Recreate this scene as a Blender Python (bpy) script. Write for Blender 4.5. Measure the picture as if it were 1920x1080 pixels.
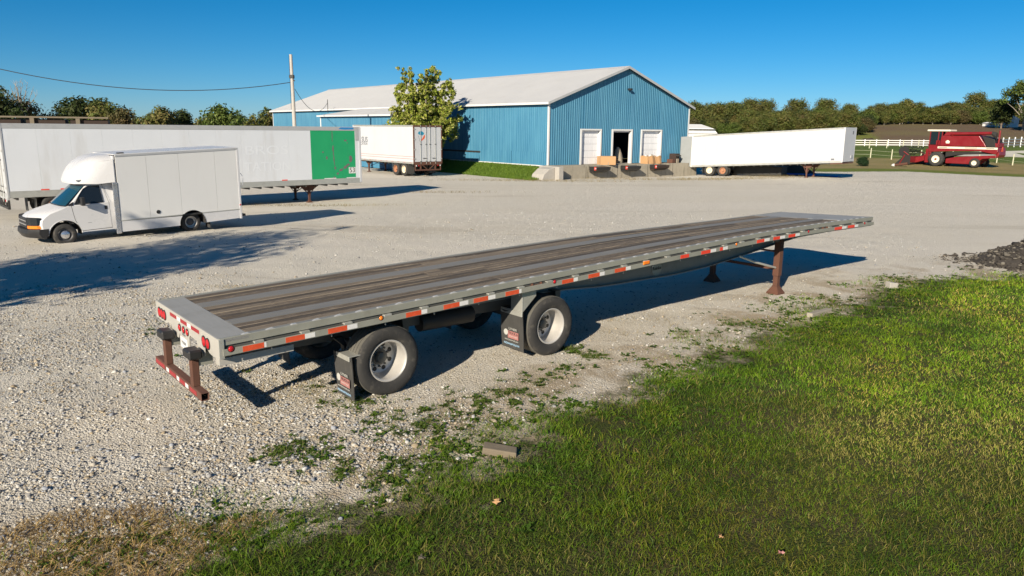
import bpy, math, random
import numpy as np
from mathutils import Vector, Matrix, Euler
for o in list(bpy.data.objects): bpy.data.objects.remove(o, do_unlink=True)
S = bpy.context.scene
COL = S.collection
R = math.radians
# ------------------------------------------------------------------ camera
CAMH = 3.6765
cd = bpy.data.cameras.new('camera'); cam = bpy.data.objects.new('camera', cd); COL.objects.link(cam)
cd.sensor_width = 36; cd.lens = 1401.7 / 1920 * 36; cd.clip_start = .05; cd.clip_end = 6000
cam.matrix_world = Matrix.Translation((0, 0, CAMH)) @ Matrix.Rotation(math.pi/2 - .2097, 4, 'X') @ Matrix.Rotation(.0106, 4, 'Z')
S.camera = cam
S.render.resolution_x = 1024; S.render.resolution_y = 576
S.render.engine = 'CYCLES'
# ------------------------------------------------------------------ sky, sun, exposure
SUN_EL, SUN_AZ = R(23.45), R(204.7)          # azimuth measured clockwise from +Y
W = bpy.data.worlds.new('World'); S.world = W; W.use_nodes = True
wn = W.node_tree.nodes; wl = W.node_tree.links
bg = wn['Background']; sky = wn.new('ShaderNodeTexSky'); sky.sky_type = 'NISHITA'; sky.sun_disc = False
sky.sun_elevation = SUN_EL; sky.sun_rotation = SUN_AZ; sky.altitude = 0; sky.air_density = .72; sky.dust_density = .1; sky.ozone_density = 7.5
hsv = wn.new('ShaderNodeHueSaturation'); hsv.inputs['Hue'].default_value = .489; hsv.inputs['Saturation'].default_value = 1.21; hsv.inputs['Value'].default_value = 1.10
wl.new(sky.outputs[0], hsv.inputs['Color']); wl.new(hsv.outputs[0], bg.inputs['Color'])
bg.inputs['Strength'].default_value = .05
sd = bpy.data.lights.new('sun', 'SUN'); sd.energy = 5.0; sd.angle = R(.53); sd.color = (1, .885, .71)
sun = bpy.data.objects.new('sun', sd); COL.objects.link(sun)
tosun = Vector((math.sin(SUN_AZ)*math.cos(SUN_EL), math.cos(SUN_AZ)*math.cos(SUN_EL), math.sin(SUN_EL)))
sun.rotation_euler = tosun.to_track_quat('Z', 'Y').to_euler(); sun.location = (-20, -40, 30)
S.view_settings.view_transform = 'Standard'; S.view_settings.look = 'None'; S.view_settings.exposure = .68; S.view_settings.gamma = 1
S.view_settings.use_curve_mapping = False
S.cycles.max_bounces = 6; S.cycles.diffuse_bounces = 3; S.cycles.glossy_bounces = 3; S.cycles.transmission_bounces = 4; S.cycles.transparent_max_bounces = 6

# ------------------------------------------------------------------ helpers
def lerp(a, b, t): return a + (b - a) * t
def tag(o, label, cat, group=None):
    o['label'] = label; o['category'] = cat
    if group: o['group'] = group
    return o
def kind(o, k): o['kind'] = k; return o
def empty(name, loc=(0, 0, 0), rz=0, rot=None):
    o = bpy.data.objects.new(name, None); COL.objects.link(o); o.location = loc
    o.rotation_euler = rot if rot else (0, 0, rz); o.empty_display_size = .1
    return o
def link(name, me, parent=None, loc=None, rot=None, scale=None):
    o = bpy.data.objects.new(name, me); COL.objects.link(o)
    if parent: o.parent = parent
    if loc is not None: o.location = loc
    if rot is not None: o.rotation_euler = rot
    if scale is not None: o.scale = scale
    return o
class MB:
    def __init__(s): s.v = []; s.f = []
    def add(s, vs, fs):
        b = len(s.v); s.v += [tuple(p) for p in vs]; s.f += [tuple(i + b for i in f) for f in fs]; return s
    def box(s, a, b, n=1, ax=0):
        a = list(a); b = list(b)
        for i in range(3):
            if a[i] > b[i]: a[i], b[i] = b[i], a[i]
        o = [i for i in range(3) if i != ax]
        vs = []; fs = []
        for k in range(n + 1):
            t = lerp(a[ax], b[ax], k / n)
            for (p, q) in ((0, 0), (1, 0), (1, 1), (0, 1)):
                v = [0, 0, 0]; v[ax] = t; v[o[0]] = (a, b)[p][o[0]]; v[o[1]] = (a, b)[q][o[1]]; vs.append(v)
        fl = (ax == 1)
        def F(*i): fs.append(tuple(reversed(i)) if fl else i)
        F(3, 2, 1, 0); e = 4 * n; F(e, e + 1, e + 2, e + 3)
        for k in range(n):
            c = 4 * k
            for j in range(4): F(c + j, c + (j + 1) % 4, c + 4 + (j + 1) % 4, c + 4 + j)
        return s.add(vs, fs)
    def loft(s, rings, cap=True, closed=True):
        n = len(rings[0]); vs = [p for r in rings for p in r]; fs = []
        for k in range(len(rings) - 1):
            for j in range(n if closed else n - 1):
                a = k * n + j; b = k * n + (j + 1) % n
                fs.append((a, b, b + n, a + n))
        if cap:
            fs.append(tuple(range(n - 1, -1, -1))); fs.append(tuple(range(len(vs) - n, len(vs))))
        return s.add(vs, fs)
    def cyl(s, p0, p1, r0, r1=None, n=12, cap=True):
        return s.tube([p0, p1], [r0, r0 if r1 is None else r1], n, cap)
    def tube(s, pts, rs, n=8, cap=True):
        pts = [Vector(p) for p in pts]
        if not isinstance(rs, (list, tuple)): rs = [rs] * len(pts)
        rings = []; up = None
        for i, p in enumerate(pts):
            d = (pts[min(i + 1, len(pts) - 1)] - pts[max(i - 1, 0)]).normalized()
            if up is None:
                up = Vector((0, 0, 1)) if abs(d.z) < .9 else Vector((1, 0, 0))
            u = d.cross(up).normalized(); w = u.cross(d).normalized(); up = w
            rings.append([p + (u * math.cos(2*math.pi*k/n) + w * math.sin(2*math.pi*k/n)) * rs[i] for k in range(n)])
        return s.loft(rings, cap)
    def lathe(s, prof, o=(0, 0, 0), d=(0, 1, 0), n=32, cap=True):
        o = Vector(o); d = Vector(d).normalized(); u = d.orthogonal().normalized(); w = d.cross(u)
        return s.loft([[o + d * a + (u * math.cos(2*math.pi*k/n) + w * math.sin(2*math.pi*k/n)) * max(r, 1e-4) for k in range(n)] for a, r in prof], cap)
    def prism(s, poly, t0, t1, ax=1, n=1):
        """extrude a polygon given in the two other axes along ax"""
        rings = []
        for k in range(n + 1):
            t = lerp(t0, t1, k / n); r = []
            for (p, q) in poly:
                r.append({0: (t, p, q), 1: (p, t, q), 2: (p, q, t)}[ax])
            rings.append(r)
        return s.loft(rings)
    def build(s, name, mat, parent=None, xf=None, bevel=0, seg=2, smooth=None, loc=None, rot=None):
        v = [xf(*p) for p in s.v] if xf else s.v
        me = bpy.data.meshes.new(name); me.from_pydata([tuple(p) for p in v], [], s.f); 
        bmfix(me)
        if mat: me.materials.append(M[mat] if isinstance(mat, str) else mat)
        if smooth is not None:
            me.polygons.foreach_set('use_smooth', [True] * len(me.polygons)); me.set_sharp_from_angle(angle=R(smooth))
        me.update(); o = link(name, me, parent, loc, rot)
        if bevel:
            m = o.modifiers.new('bevel', 'BEVEL'); m.width = bevel; m.segments = seg; m.limit_method = 'ANGLE'; m.angle_limit = R(35)
        return o
import bmesh
def bmfix(me):
    bm = bmesh.new(); bm.from_mesh(me); bmesh.ops.recalc_face_normals(bm, faces=bm.faces); bm.to_mesh(me); bm.free()
def copy_tree(o, parent=None):
    c = o.copy(); COL.objects.link(c); c.parent = parent
    for ch in [x for x in KIDS.get(o.name, [])]: copy_tree(ch, c)
    return c
KIDS = {}
def index_kids():
    KIDS.clear()
    for o in bpy.data.objects:
        if o.parent: KIDS.setdefault(o.parent.name, []).append(o)
def text(name, s, size, mat, parent, loc, rot, ext=.002, align='CENTER', shear=0, sx=1, bold=0):
    c = bpy.data.curves.new(name, 'FONT'); c.body = s; c.size = size; c.extrude = ext; c.align_x = align; c.align_y = 'CENTER'; c.resolution_u = 3; c.offset = bold; c.shear = shear
    t = bpy.data.objects.new(name, c); COL.objects.link(t)
    dg = bpy.context.evaluated_depsgraph_get(); me = bpy.data.meshes.new_from_object(t.evaluated_get(dg))
    bpy.data.objects.remove(t); bpy.data.curves.remove(c)
    me.name = name; me.materials.clear(); me.materials.append(M[mat])
    return link(name, me, parent, loc, rot, (sx, 1, 1))
def npmesh(name, v, f, mat, col=None, smooth=False):
    """big mesh from numpy: f is (n,3) or (n,4)"""
    me = bpy.data.meshes.new(name); v = np.ascontiguousarray(v, np.float32); f = np.ascontiguousarray(f, np.int32)
    me.vertices.add(len(v)); me.vertices.foreach_set('co', v.ravel())
    k = f.shape[1]; me.loops.add(f.size); me.loops.foreach_set('vertex_index', f.ravel())
    me.polygons.add(len(f)); me.polygons.foreach_set('loop_start', np.arange(0, f.size, k, dtype=np.int32))
    try: me.polygons.foreach_set('loop_total', np.full(len(f), k, np.int32))
    except Exception: pass
    if smooth: me.polygons.foreach_set('use_smooth', np.ones(len(f), bool))
    if col is not None:
        a = me.attributes.new('col', 'FLOAT_COLOR', 'POINT'); c4 = np.ones((len(v), 4), np.float32); c4[:, :3] = col; a.data.foreach_set('color', c4.ravel())
    if mat: me.materials.append(M[mat] if isinstance(mat, str) else mat)
    me.update(calc_edges=True); me.validate(); return me
# value noise in numpy
_rg = np.random.default_rng(7); _LAT = _rg.random((256, 256))
def vn(x, y, s=1.0, ox=0.0):
    x = np.asarray(x, float) * s + ox; y = np.asarray(y, float) * s + ox * 1.7
    xi = np.floor(x).astype(int); yi = np.floor(y).astype(int); fx = x - xi; fy = y - yi
    fx = fx * fx * (3 - 2 * fx); fy = fy * fy * (3 - 2 * fy)
    g = lambda i, j: _LAT[i % 256, j % 256]
    return (g(xi, yi) * (1 - fx) + g(xi + 1, yi) * fx) * (1 - fy) + (g(xi, yi + 1) * (1 - fx) + g(xi + 1, yi + 1) * fx) * fy
def fbm(x, y, s=1.0, o=4, ox=0.0):
    a = 0; w = .5; t = 0
    for k in range(o): a = a + w * vn(x, y, s * 2 ** k, ox + k * 13.1); t += w; w *= .5
    return a / t
def sst(a, b, x):
    t = np.clip((np.asarray(x, float) - a) / (b - a), 0, 1); return t * t * (3 - 2 * t)

# ------------------------------------------------------------------ materials
M = {}
class NT:
    def __init__(s, name):
        m = bpy.data.materials.new(name); m.use_nodes = True; s.m = m; s.t = m.node_tree; s.n = s.t.nodes; s.l = s.t.links
        s.b = s.n['Principled BSDF']; M[name] = m
    def new(s, t, **k):
        n = s.n.new('ShaderNode' + t)
        for a, v in k.items(): setattr(n, a, v)
        return n
    def put(s, sock, v):
        if isinstance(v, bpy.types.NodeSocket): s.l.new(v, sock)
        elif isinstance(v, (tuple, list)): sock.default_value = tuple(v) + ((1,) if len(v) == 3 and sock.type == 'RGBA' else ())
        else: sock.default_value = v
    def noise(s, vec, scale, detail=4, rough=.55, dist=0):
        n = s.new('TexNoise'); s.put(n.inputs['Vector'], vec); n.inputs['Scale'].default_value = scale; n.inputs['Detail'].default_value = detail; n.inputs['Roughness'].default_value = rough; n.inputs['Distortion'].default_value = dist
        return n.outputs['Fac']
    def voro(s, vec, scale, feat='F1', out='Distance'):
        n = s.new('TexVoronoi'); n.feature = feat; s.put(n.inputs['Vector'], vec); n.inputs['Scale'].default_value = scale; return n.outputs[out]
    def mapping(s, vec, scale=(1, 1, 1), rot=(0, 0, 0)):
        n = s.new('Mapping'); s.put(n.inputs['Vector'], vec); n.inputs['Scale'].default_value = scale; n.inputs['Rotation'].default_value = rot; return n.outputs[0]
    def ramp(s, fac, stops, interp='LINEAR'):
        n = s.new('ValToRGB'); s.put(n.inputs[0], fac); e = n.color_ramp.elements; n.color_ramp.interpolation = interp
        while len(e) < len(stops): e.new(.5)
        for i, (p, c) in enumerate(stops):
            e[i].position = p; e[i].color = (c, c, c, 1) if not isinstance(c, (tuple, list)) else tuple(c) + (1,)
        return n.outputs[0]
    def mix(s, fac, a, b, mode='MIX'):
        n = s.new('Mix'); n.data_type = 'RGBA'; n.blend_type = mode; n.clamp_factor = True
        s.put(n.inputs[0], fac); s.put(n.inputs[6], a); s.put(n.inputs[7], b); return n.outputs[2]
    def math(s, op, a, b=0, c=0):
        n = s.new('Math'); n.operation = op; s.put(n.inputs[0], a); s.put(n.inputs[1], b); s.put(n.inputs[2], c); return n.outputs[0]
    def rng(s, v, a, b, c=0, d=1):
        n = s.new('MapRange'); n.interpolation_type = 'SMOOTHSTEP'; s.put(n.inputs[0], v); n.inputs[1].default_value = a; n.inputs[2].default_value = b; n.inputs[3].default_value = c; n.inputs[4].default_value = d; return n.outputs[0]
    def obj(s): return s.new('TexCoord').outputs['Object']
    def pos(s): return s.new('NewGeometry').outputs['Position']
    def attr(s, name, out='Fac'):
        n = s.new('Attribute'); n.attribute_name = name; return n.outputs[out]
    def rand(s): return s.new('ObjectInfo').outputs['Random']
    def bump(s, h, strength=.3, dist=.01):
        n = s.new('Bump'); n.inputs['Strength'].default_value = strength; n.inputs['Distance'].default_value = dist; s.l.new(h, n.inputs['Height']); s.l.new(n.outputs[0], s.b.inputs['Normal'])
    def fin(s, col, rough=.6, metal=0, spec=.5):
        s.put(s.b.inputs['Base Color'], col); s.put(s.b.inputs['Roughness'], rough); s.put(s.b.inputs['Metallic'], metal); s.b.inputs['Specular IOR Level'].default_value = spec
        return s.m
def c_(c, k): return tuple(min(1, x * k) for x in c)
def simple(name, col, rough=.6, metal=0, var=.12, scale=4, bump=0, bscale=40, dirt=None, dirtamt=.5, streak=False, spec=.5, pos=False):
    t = NT(name); v = t.pos() if pos else t.obj()
    n = t.noise(v, scale, 5, .6)
    c = t.mix(n, c_(col, 1 - var), c_(col, 1 + var))
    if dirt:
        vv = t.mapping(v, (1, 1, .18)) if streak else v
        d = t.noise(vv, scale * 1.7, 6, .65)
        c = t.mix(t.rng(d, .5, .78, 0, dirtamt), c, dirt)
    r = t.rng(n, .3, .7, max(0, rough - .08), min(1, rough + .08))
    if bump: t.bump(t.noise(v, bscale, 4), bump, .01)
    return t.fin(c, r, metal, spec)
simple('aluminium', (.50, .50, .46), .42, .55, .10, 3, .05, 30, (.30, .28, .23), .35)
simple('aluminium_bright', (.50, .50, .49), .4, .3, .08, 5)
simple('aluminium_side', (.32, .32, .275), .5, .3, .12, 2.5, .05, 30, (.22, .20, .16), .5)
simple('rim_metal', (.52, .50, .47), .42, .35, .08, 6, 0, 40, (.40, .34, .26), .35)
simple('dark_metal', (.035, .034, .032), .6, .2, .3, 6, .1)
simple('frame_metal', (.11, .11, .10), .55, .3, .25, 2, .08, 30, (.16, .13, .10), .5)
simple('rust', (.095, .040, .025), .85, 0, .35, 9, .25, 60, (.07, .03, .02), .7)
simple('rust_bar', (.115, .052, .036), .85, 0, .3, 7, .2, 60, (.10, .05, .035), .6)
simple('rubber', (.022, .021, .020), .82, 0, .25, 6, .12, 80, (.10, .09, .075), .25)
simple('tyre', (.030, .029, .028), .85, 0, .2, 5, .15, 70, (.15, .135, .11), .5)
simple('tread_dust', (.10, .095, .082), .9, 0, .3, 9, .3, 50, (.045, .043, .04), .6)
simple('flap_rubber', (.045, .044, .042), .75, 0, .2, 4, .08, 30, (.14, .13, .11), .35, True)
simple('white_paint', (.49, .50, .52), .45, 0, .05, .8, 0, 40, (.42, .415, .40), .3, True)
simple('white_panel', (.62, .645, .68), .5, 0, .05, .7, 0, 40, (.45, .44, .42), .45, True)
simple('truck_panel', (.63, .63, .62), .5, 0, .03, 1.0, 0, 40, (.5, .48, .44), .22, True)
simple('truck_white', (.56, .56, .57), .28, 0, .02, 1.0)
simple('ghost_white', (.655, .68, .715), .5, 0, .02, 2)
simple('green_panel', (.012, .30, .115), .5, 0, .10, 1.4, 0, 40, (.02, .20, .09), .4, True)
simple('grey_primer', (.36, .37, .38), .6, 0, .08, 3, 0, 40, (.25, .25, .25), .4)
simple('door_grey', (.25, .265, .27), .6, 0, .12, 2)
simple('patch_grey', (.13, .12, .115), .8, 0, .2, 20)
simple('blue_mark', (.02, .20, .50), .5, 0, .1, 5)
simple('teal_mark', (.015, .22, .36), .5, 0, .1, 5)
simple('orange_mark', (.62, .12, .05), .5, 0, .1, 5)
simple('letter_grey', (.13, .14, .16), .6, 0, .1, 8)
simple('letter_black', (.02, .02, .022), .6, 0, .1, 8)
simple('letter_pale', (.42, .42, .40), .6, 0, .2, 30)
simple('letter_blue', (.35, .55, .75), .6, 0, .2, 30)
simple('letter_red', (.34, .15, .14), .6, 0, .25, 30)
simple('tape_red', (.70, .055, .030), .35, 0, .12, 18, 0, 40, (.45, .16, .12), .4)
simple('tape_orange', (.58, .075, .025), .45, 0, .25, 14, 0, 40, (.62, .20, .12), .55)
simple('tape_dark', (.30, .022, .028), .4, 0, .2, 18, 0, 40, (.22, .05, .05), .4)
simple('beam_metal', (.24, .245, .23), .55, .2, .15, 2, .05, 30, (.15, .14, .12), .5)
simple('sign_grey', (.30, .32, .28), .6, 0, .1, 5)
simple('rear_alu', (.43, .415, .38), .5, .15, .06, 3, .04, 30, (.42, .39, .34), .35)
simple('tape_white', (.66, .66, .65), .4, 0, .1, 14, 0, 40, (.34, .33, .30), .6)
simple('lens_red', (.42, .012, .018), .18, 0, .1, 30)
simple('lens_amber', (.80, .20, .02), .18, 0, .2, 30)
simple('plastic_black', (.02, .02, .021), .5, 0, .2, 5)
simple('barn_white', (.62, .62, .615), .5, 0, .04, 1.5, 0, 40, (.5, .48, .44), .3, True)
simple('door_white', (.66, .67, .70), .5, 0, .03, 2, 0, 40, (.5, .48, .45), .35, True)
simple('barn_roof', (.43, .435, .445), .55, .0, .05, .5, 0, 40, (.36, .355, .35), .4)
simple('barn_floor', (.20, .19, .18), .9, 0, .2, 2)
simple('concrete', (.30, .27, .215), .9, 0, .25, 2.2, .3, 30, (.075, .068, .045), .9, True)
simple('concrete_pale', (.36, .34, .31), .9, 0, .2, 4, .6, 18, (.3, .27, .22), .5)
simple('wood_grey', (.30, .27, .22), .85, 0, .2, 12, .3, 60, (.2, .17, .12), .5)
simple('timber', (.17, .14, .10), .9, 0, .25, 8, .3, 50, (.13, .10, .065), .6)
simple('cardboard', (.46, .27, .13), .85, 0, .08, 3, 0, 40, (.36, .2, .1), .4)
simple('pallet_dark', (.035, .022, .017), .9, 0, .4, 6, .3, 40)
simple('pole_wood', (.40, .38, .35), .9, 0, .15, 5, .2, 40, (.28, .25, .21), .5, True)
simple('wire_black', (.015, .015, .017), .6, 0, .1, 5)
simple('post_pale', (.50, .50, .36), .85, 0, .15, 5)
simple('fence_white', (.70, .70, .70), .5, 0, .04, 3)
simple('bark', (.15, .12, .09), .95, 0, .3, 7, .5, 25)
simple('bark_pale', (.27, .24, .20), .95, 0, .3, 7, .5, 25)
simple('combine_red', (.185, .010, .014), .38, 0, .12, 1.5, 0, 40, (.20, .03, .025), .4)
simple('combine_dark', (.016, .014, .013), .7, 0, .3, 5)
simple('combine_cream', (.72, .68, .54), .5, 0, .06, 3)
simple('blue_tarp', (.015, .07, .42), .5, 0, .15, 3, .3, 8)
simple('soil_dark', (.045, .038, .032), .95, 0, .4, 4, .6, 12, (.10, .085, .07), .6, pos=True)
simple('tan_cloth', (.30, .26, .20), .9, 0, .2, 5, .4, 10)
simple('far_wall', (.70, .70, .69), .6, 0, .05, 2)
simple('rim_cream', (.70, .62, .46), .5, 0, .1, 5, 0, 40, (.35, .16, .08), .4)
simple('rim_rust', (.36, .17, .09), .7, 0, .2, 6, 0, 40, (.15, .07, .05), .6)
simple('rim_dark', (.06, .06, .065), .5, .3, .2, 6)
simple('chrome', (.60, .60, .62), .25, .8, .1, 6)
simple('seat_cloth', (.05, .05, .055), .9, 0, .2, 5)
def paint_barn(name, a, b):
    t = NT(name); v = t.obj(); p = t.pos()
    n = t.noise(t.mapping(p, (1, 1, .06)), 5, 5, .6)          # vertical fading of the paint
    n2 = t.noise(p, .35, 4, .6)
    r = t.rand()
    c = t.mix(t.rng(n, .3, .75), a, b)
    c = t.mix(t.rng(n2, .35, .75, 0, .35), c, c_(b, 1.15))
    c = t.mix(t.math('MULTIPLY', r, .14), c, (.06, .20, .29))
    t.fin(c, .5, 0, .4)
paint_barn('barn_blue', (.030, .145, .255), (.060, .205, .315))
t = NT('glass'); t.fin((.03, .05, .06), .04, 0, .8); t.b.inputs['Transmission Weight'].default_value = .55; t.b.inputs['IOR'].default_value = 1.45
t = NT('glass_teal'); t.fin((.012, .050, .075), .06, 0, .7)
t = NT('glass_dark'); t.fin((.012, .016, .02), .05, 0, .7)
# weathered deck boards: grain runs along the board, each board its own tone
t = NT('deck_wood'); v = t.obj(); rr = t.rand()
off = t.new('VectorMath', operation='ADD'); t.l.new(v, off.inputs[0]); cmb = t.new('CombineXYZ'); t.put(cmb.inputs[0], t.math('MULTIPLY', rr, 40)); t.put(cmb.inputs[1], t.math('MULTIPLY', rr, 17)); t.l.new(cmb.outputs[0], off.inputs[1]); v2 = off.outputs[0]
g1 = t.noise(t.mapping(v2, (3.2, 26, 4)), 1.5, 6, .78, .8); g2 = t.noise(t.mapping(v2, (.5, 6, 2)), 1.3, 4, .6); g3 = t.noise(t.mapping(v2, (5, 26, 9)), 1.2, 4, .7)
c = t.ramp(g1, [(.30, (.030, .023, .018)), (.43, (.092, .074, .058)), (.54, (.155, .126, .098)), (.68, (.32, .26, .19))])
c = t.mix(t.rng(g2, .35, .7, 0, .6), c, (.125, .103, .080))
c = t.mix(t.rng(rr, .5, 1, 0, .7), c, (.225, .185, .14)); c = t.mix(t.rng(rr, .5, 0, 0, .7), c, (.052, .045, .039)); c = t.mix(t.rng(g1, .60, .72, 0, .8), c, (.34, .29, .22)); c = t.mix(t.rng(g1, .40, .30, 0, .8), c, (.030, .025, .021))
c = t.mix(t.rng(g3, .58, .68, 0, .8), c, (.045, .035, .028))
gen = t.new('TexCoord').outputs['Generated']; sg_ = t.new('SeparateXYZ'); t.l.new(gen, sg_.inputs[0])
wear = t.math('MAXIMUM', t.rng(sg_.outputs[1], .16, .02), t.rng(sg_.outputs[1], .94, 1.0)); wn_ = t.noise(t.mapping(v2, (.8, 3, 1)), 1.4, 3)
c = t.mix(t.math('MULTIPLY', wear, t.rng(wn_, .38, .60, .05, .6)), c, (.33, .275, .205))
t.bump(t.math('ADD', g1, g3), .5, .006); t.fin(c, .85, 0, .25)
# worn aluminium deck strips
t = NT('deck_alu'); v = t.obj(); g1 = t.noise(t.mapping(v, (1, 9, 1)), 2.2, 6, .65); g2 = t.noise(v, 1.1, 4, .6)
c = t.mix(g1, (.165, .16, .15), (.25, .245, .235)); c = t.mix(t.rng(g2, .5, .75, 0, .5), c, (.22, .20, .17))
t.fin(c, t.rng(g1, .3, .7, .5, .7), .15, .3)
t = NT('deck_plate'); v = t.obj(); g1 = t.noise(t.mapping(v, (9, 1, 1)), 2.2, 6, .65); g2 = t.noise(v, 1.6, 5, .65)
c = t.mix(g1, (.27, .27, .26), (.36, .36, .35)); c = t.mix(t.rng(g2, .48, .75, 0, .6), c, (.21, .20, .175))
t.fin(c, .6, .15, .3)
# leaves and blades carry their own colour per piece
def leafmat(name, rough=.6, trans=.25, spec=.3):
    t = NT(name); c = t.attr('col', 'Color'); t.fin(c, rough, 0, spec)
    tr = t.new('BsdfTranslucent'); t.l.new(c, tr.inputs[0]); mx = t.new('MixShader'); mx.inputs[0].default_value = trans
    t.l.new(t.b.outputs[0], mx.inputs[1]); t.l.new(tr.outputs[0], mx.inputs[2]); t.l.new(mx.outputs[0], t.n['Material Output'].inputs['Surface'])
leafmat('leaf', .6, .3); leafmat('grass_blade', .55, .25, .25)
t = NT('stone'); c = t.attr('col', 'Color'); n = t.noise(t.pos(), 60, 3); t.fin(t.mix(1.0, c, t.rng(n, .2, .8, .75, 1.15), 'MULTIPLY'), .9, 0, .2)
# ------------------------------------------------------------------ lie of the land
CTL = np.array([(-30,-30,0),(30,-30,0),(-6,4,0),(0,4,0),(6,4,0),(14,4,0),(-5,12,0),(5,12,0),(9,19,0),(15,19,0),(25,19,0),(0,20,0),(-14.3,23.6,-.02),(-11.5,26.3,.02),(-20,14,0),
  (0,30,0),(12,30,0),(25,30,0),(45,30,0),(-30,30,-.1),(-20,30,-.18),(-10,38,-.22),(-2,45,-.08),(10,45,0),(30,45,0),(50,50,0),(-8.6,59,-.02),(-15,65,0),(-30,60,0),
  (3.8,57,-.03),(9,61,-.12),(14.5,66,-.24),(17.5,65,-.12),(23.4,60.5,.12),(30,57,.1),(25,72,-.1),(40,74,0),(48,86,0),(52,83,0),(70,80,.1),(44,100,.42),(70,100,.6),(73,165,.8),(90,165,.9),(100,130,1.6),(75,110,1.9),(140,160,2.2),
  (40,165,.8),(20,110,.2),(0,120,0),(-40,120,0),(-100,120,0),(-120,30,0),(120,30,0),
  (100,230,5.0),(150,230,5.6),(60,230,2.6),(10,230,1.5),(150,320,9),(90,320,9),(40,320,8),(250,320,9),(260,180,3.5),(-60,300,1),(-200,300,1)], float)
def _tps():
    P = CTL[:, :2] / 50; n = len(P); D = np.linalg.norm(P[:, None] - P[None], axis=2)
    A = np.zeros((n + 3, n + 3)); A[:n, :n] = D + np.eye(n) * 1e-4; A[:n, n] = 1; A[:n, n + 1:] = P; A[n, :n] = 1; A[n + 1:, :n] = P.T
    b = np.zeros(n + 3); b[:n] = CTL[:, 2]
    return P, np.linalg.solve(A, b)
_TP, _TW = _tps()
def gz0(x, y):
    x = np.asarray(x, float); y = np.asarray(y, float); sh = x.shape; q = np.stack([x.ravel(), y.ravel()], 1) / 50; out = np.zeros(len(q))
    for i in range(0, len(q), 20000):
        c = q[i:i + 20000]; D = np.linalg.norm(c[:, None] - _TP[None], axis=2)
        out[i:i + 20000] = D @ _TW[:-3] + _TW[-3] + c @ _TW[-2:]
    z = out.reshape(sh)
    r = np.hypot(x, y); k = sst(340, 700, r); return z * (1 - k) + 5 * k * (y > 0)
LAWN = np.array([(-9, 1.5), (-5.2, 4.0), (-2.75, 5.55), (-1.95, 6.55), (-.95, 7.45), (-.15, 8.5), (.75, 9.45), (1.75, 10.45), (3.6, 12.45), (5.4, 14.3), (6.6, 15.35), (7.9, 16.3), (9.2, 17.9), (10.1, 18.65), (11.6, 18.85), (13.2, 19.35), (17, 20.2), (24, 20.6), (40, 20)])
def polysd(x, y, P):
    """signed distance to an open line, positive on its right-hand side"""
    x = np.asarray(x, float); y = np.asarray(y, float); best = np.full(x.shape, 1e9); sg = np.zeros(x.shape)
    for (ax, ay), (bx, by) in zip(P[:-1], P[1:]):
        dx, dy = bx - ax, by - ay; L2 = dx * dx + dy * dy
        t = np.clip(((x - ax) * dx + (y - ay) * dy) / L2, 0, 1); d = np.hypot(x - ax - t * dx, y - ay - t * dy)
        cr = (x - ax) * dy - (y - ay) * dx
        m = d < best; best = np.where(m, d, best); sg = np.where(m, np.sign(cr), sg)
    return best * sg
YARD = np.array([(-60, 200), (-40, 130), (25, 78), (29.5, 72.5), (33, 73), (38.5, 74), (43, 68), (50, 62), (75, 55), (120, 50)])        # far edge of the gravel yard, grass beyond
def lawn_sd(x, y): return polysd(x, y, LAWN) - .08 + (fbm(x, y, .7, 2, 17) - .5) * .9 * sst(25, 15, y)
def yard_sd(x, y): return -polysd(x, y, YARD)
FENCE = np.array([(20, 168), (73.5, 165), (90, 163), (105, 150), (140, 140), (200, 130)])
def field_sd(x, y): return -polysd(x, y, FENCE)
def gz(x, y):
    z = gz0(x, y); x = np.asarray(x, float); y = np.asarray(y, float)
    near = 1 - sst(25, 45, np.hypot(x, y))
    ls = lawn_sd(x, y)
    z = z + near * (fbm(x, y, .9, 3, 3.3) - .5) * .07 * sst(.2, 2.5, np.abs(ls) + .6)                 # gentle unevenness
    z = z + near * .05 * sst(0, 1.6, ls)                                                               # turf stands proud of the gravel
    z = z + near * .07 * np.exp(-((ls + 1.15) / .42) ** 2) * sst(11, 7.5, y) * fbm(x, y, 1.2, 2, 9)    # berm pushed up by tyres
    # trailer stands level: keep the ground under its wheels and legs at 0
    a = .6965; l = (x + 3.4294) * math.cos(a) + (y - 8.4481) * math.sin(a); w = -(x + 3.4294) * math.sin(a) + (y - 8.4481) * math.cos(a)
    k = sst(.9, .35, np.abs(w - .25)) * sst(2.6, .8, np.minimum(np.minimum(np.abs(l - 2.3), np.abs(l - 5.37)), np.abs(l - 12.8)))
    return z * (1 - k)
def g1(x, y): return float(gz(np.array([x]), np.array([y]))[0])
def ground_axis(segs):
    out = []
    for a, b, st in segs: out += list(np.arange(a, b - 1e-6, st))
    out.append(segs[-1][1]); return np.array(out)
gx = np.concatenate([-np.geomspace(3000, 24, 26)[:-1], np.arange(-24, -10, .5), np.arange(-10, 15, .11), np.arange(15, 60, .9), np.arange(60, 160, 4), np.geomspace(160, 3000, 18)])
gy = np.concatenate([-np.geomspace(1500, 6, 20)[:-1], np.arange(-6, 4, .8), np.arange(4, 21, .11), np.arange(21, 34, .25), np.arange(34, 90, .7), np.arange(90, 340, 4), np.geomspace(340, 4500, 16)])
GX, GY = np.meshgrid(gx, gy); GZ = gz(GX, GY); nx, ny = len(gx), len(gy)
gv = np.stack([GX.ravel(), GY.ravel(), GZ.ravel()], 1); ii = (np.arange(ny - 1)[:, None] * nx + np.arange(nx - 1)[None]).ravel()
gf = np.stack([ii, ii + 1, ii + nx + 1, ii + nx], 1)
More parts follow.
